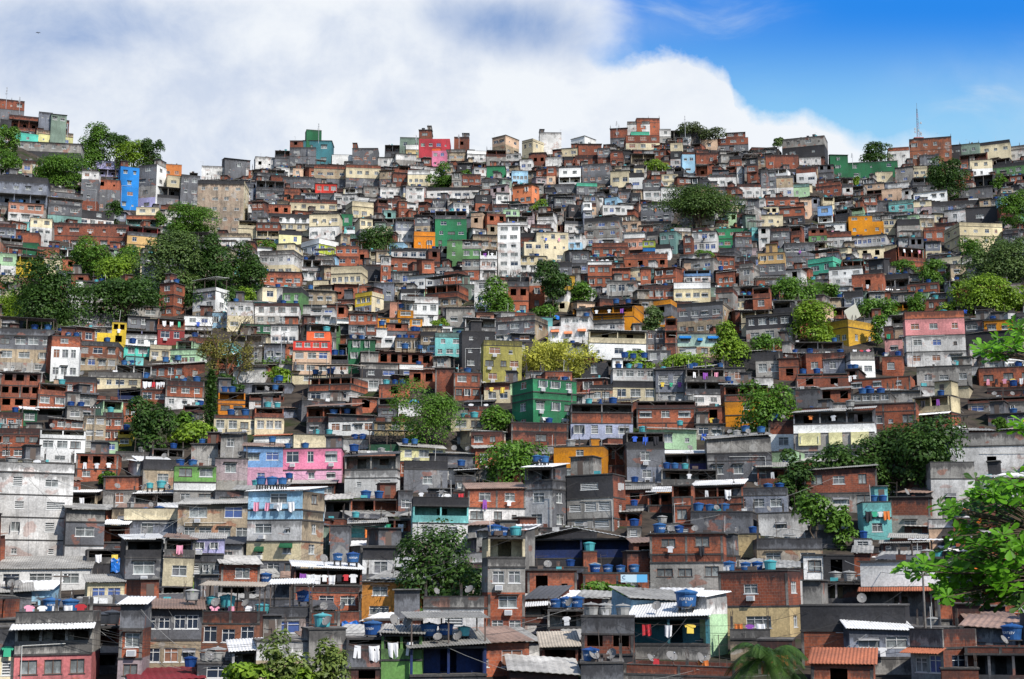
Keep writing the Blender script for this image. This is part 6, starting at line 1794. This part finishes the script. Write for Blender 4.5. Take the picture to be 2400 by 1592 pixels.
wv = nt.nodes.new('ShaderNodeTexNoise'); wv.inputs['Scale'].default_value = 4.; wv.inputs['Detail'].default_value = 3; L(nt, cv.outputs[0], wv.inputs['Vector'])
wadd = nt.nodes.new('ShaderNodeVectorMath'); wadd.operation = 'MULTIPLY_ADD'; wadd.inputs[1].default_value = (.12,.12,0); L(nt, wv.outputs['Color'], wadd.inputs[0]); L(nt, cv.outputs[0], wadd.inputs[2])
n1 = noise(nt, wadd.outputs[0], 9., 10, .62); n2 = noise(nt, wadd.outputs[0], 3.2, 8, .58); n3 = noise(nt, cv.outputs[0], 26., 8, .65)
def uvp(px, py): return ray(px, py)
fc = nt.nodes.new('ShaderNodeFloatCurve'); cu = fc.mapping.curves[0]
EDGE = [(1290,130),(1370,128),(1400,150),(1455,152),(1500,135),(1540,128),(1600,130),(1660,155),(1705,180),(1722,225),(1770,262),(1830,262),(1890,250),(1950,275),(2010,312),(2090,330),(2150,300),(2230,345),(2400,420)]
pts = [((ray(px,py)[0]+.5), ray(px,py)[1]) for px, py in EDGE]
cu.points[0].location = (0, pts[0][1]); cu.points[1].location = (1, 0.15)
for p in pts: cu.points.new(*p)
for p in cu.points: p.handle_type = 'VECTOR'
fc.mapping.update(); L(nt, math_n(nt, 'ADD', U, .5), fc.inputs['Value'])
edge = math_n(nt, 'ADD', fc.outputs[0], math_n(nt, 'ADD', math_n(nt, 'MULTIPLY', math_n(nt, 'SUBTRACT', n1, .45), .034), math_n(nt, 'MULTIPLY', math_n(nt, 'SUBTRACT', n3, .48), .026)))
dv = math_n(nt, 'SUBTRACT', edge, V)
softr = ramp(nt, U, .20, .30, .011, .026)
m1 = math_n(nt, 'DIVIDE', math_n(nt, 'ADD', dv, .002), softr, True)
uL0, uL1 = ray(1300,60)[0], ray(1490,60)[0]
m2 = ramp(nt, math_n(nt, 'ADD', U, math_n(nt, 'MULTIPLY', math_n(nt, 'SUBTRACT', n2, .5), .30)), uL0, uL1, 1., 0.)
inv = math_n(nt, 'MULTIPLY', math_n(nt, 'SUBTRACT', 1., m1), math_n(nt, 'SUBTRACT', 1., m2))
def gauss(px, py, sx, sy, amp):
    u0, v0 = ray(px, py); a = math_n(nt, 'DIVIDE', math_n(nt, 'SUBTRACT', U, u0), sx/F); b = math_n(nt, 'DIVIDE', math_n(nt, 'SUBTRACT', V, v0), sy/F)
    r2 = math_n(nt, 'ADD', math_n(nt, 'MULTIPLY', a, a), math_n(nt, 'MULTIPLY', b, b)); return math_n(nt, 'MULTIPLY', math_n(nt, 'POWER', 2.718, math_n(nt, 'MULTIPLY', r2, -1.)), amp)
def gsum(L_):
    o = None
    for g in L_: x = gauss(*g); o = x if o is None else math_n(nt, 'ADD', o, x)
    return o
veil = math_n(nt, 'ADD', gsum([(2260,200,170,70,.45),(2420,290,160,110,.5),(1480,60,150,50,.30),(2150,330,300,60,.35),(1700,40,200,60,.12)]), 0.)
wis = noise(nt, scaled(nt, wadd.outputs[0], (5.,17.,1.)), 1., 9, .62)
veil = math_n(nt, 'ADD', math_n(nt, 'MULTIPLY', veil, ramp(nt, n2, .3, .62)), math_n(nt, 'MULTIPLY', gsum([(1560,50,260,80,.55),(2280,210,220,90,.65),(1850,90,300,120,.22)]), ramp(nt, wis, .46, .74)), True)
dark = gsum([(1180,60,150,80,.62),(1310,90,110,70,.30),(1050,30,110,60,.3),(60,70,230,120,.72),(330,50,260,70,.35),(30,190,120,60,.25),(640,190,120,60,.12),(560,330,160,80,.16),(760,40,180,50,.10),(930,120,120,40,.12),(260,330,90,60,.08),(450,160,200,90,.12),(960,260,260,50,.10),(200,250,160,60,.15)])
dk = math_n(nt, 'MULTIPLY', math_n(nt, 'MULTIPLY', dark, 1.15), ramp(nt, n2, .25, .62, .55, 1.15))
dk = math_n(nt, 'ADD', dk, ramp(nt, n1, .34, .70, -.14, .30)); dk = math_n(nt, 'MULTIPLY', dk, ramp(nt, U, ray(1330,200)[0], ray(1480,200)[0], 1., .45), True)
cloud = mix(nt, dk, (.66,.69,.73), (.19,.29,.50))
blue = mix(nt, ramp(nt, V, ray(1900,330)[1], ray(1900,10)[1]), (.21,.46,.69), (.02,.19,.62))
blue = mix(nt, veil, blue, (.47,.56,.65))
front = mix(nt, inv, cloud, blue)
sc_ = nt.nodes.new('ShaderNodeVectorMath'); sc_.operation = 'SCALE'; sc_.inputs['Scale'].default_value = SKYSTR; L(nt, sky.outputs[0], sc_.inputs[0])
# the photographed part of the sky has its own clouds, the rest is open sky
mask = math_n(nt, 'MULTIPLY', ramp(nt, sp.outputs[1], .35, .6), math_n(nt, 'MULTIPLY', ramp(nt, V, .75, 1.2, 1., 0.), ramp(nt, V, -.1, .0)))
L(nt, mix(nt, mask, sc_.outputs[0], front), bg.inputs[0]); bg.inputs[1].default_value = 1.0
sd = bpy.data.lights.new('sun', 'SUN'); sd.energy = 4.7; sd.angle = math.radians(.5); sd.color = (1., .94, .86)
so = bpy.data.objects.new('sun', sd); COL.objects.link(so); so.rotation_euler = (-SUN).to_track_quat('-Z', 'Y').to_euler()
vs_ = scene.view_settings; vs_.view_transform = 'Standard'; vs_.look = 'None'; vs_.gamma = 1; vs_.use_curve_mapping = False; vs_.exposure = .42
scene.render.engine = 'CYCLES'; scene.cycles.max_bounces = 5; scene.cycles.diffuse_bounces = 3; scene.cycles.transparent_max_bounces = 4
for lab, os_ in LABELS.items():
    n_ = len(lab.split())
    if len(os_) > 1 or not 4 <= n_ <= 16: print('LABEL?', len(os_), n_, lab)
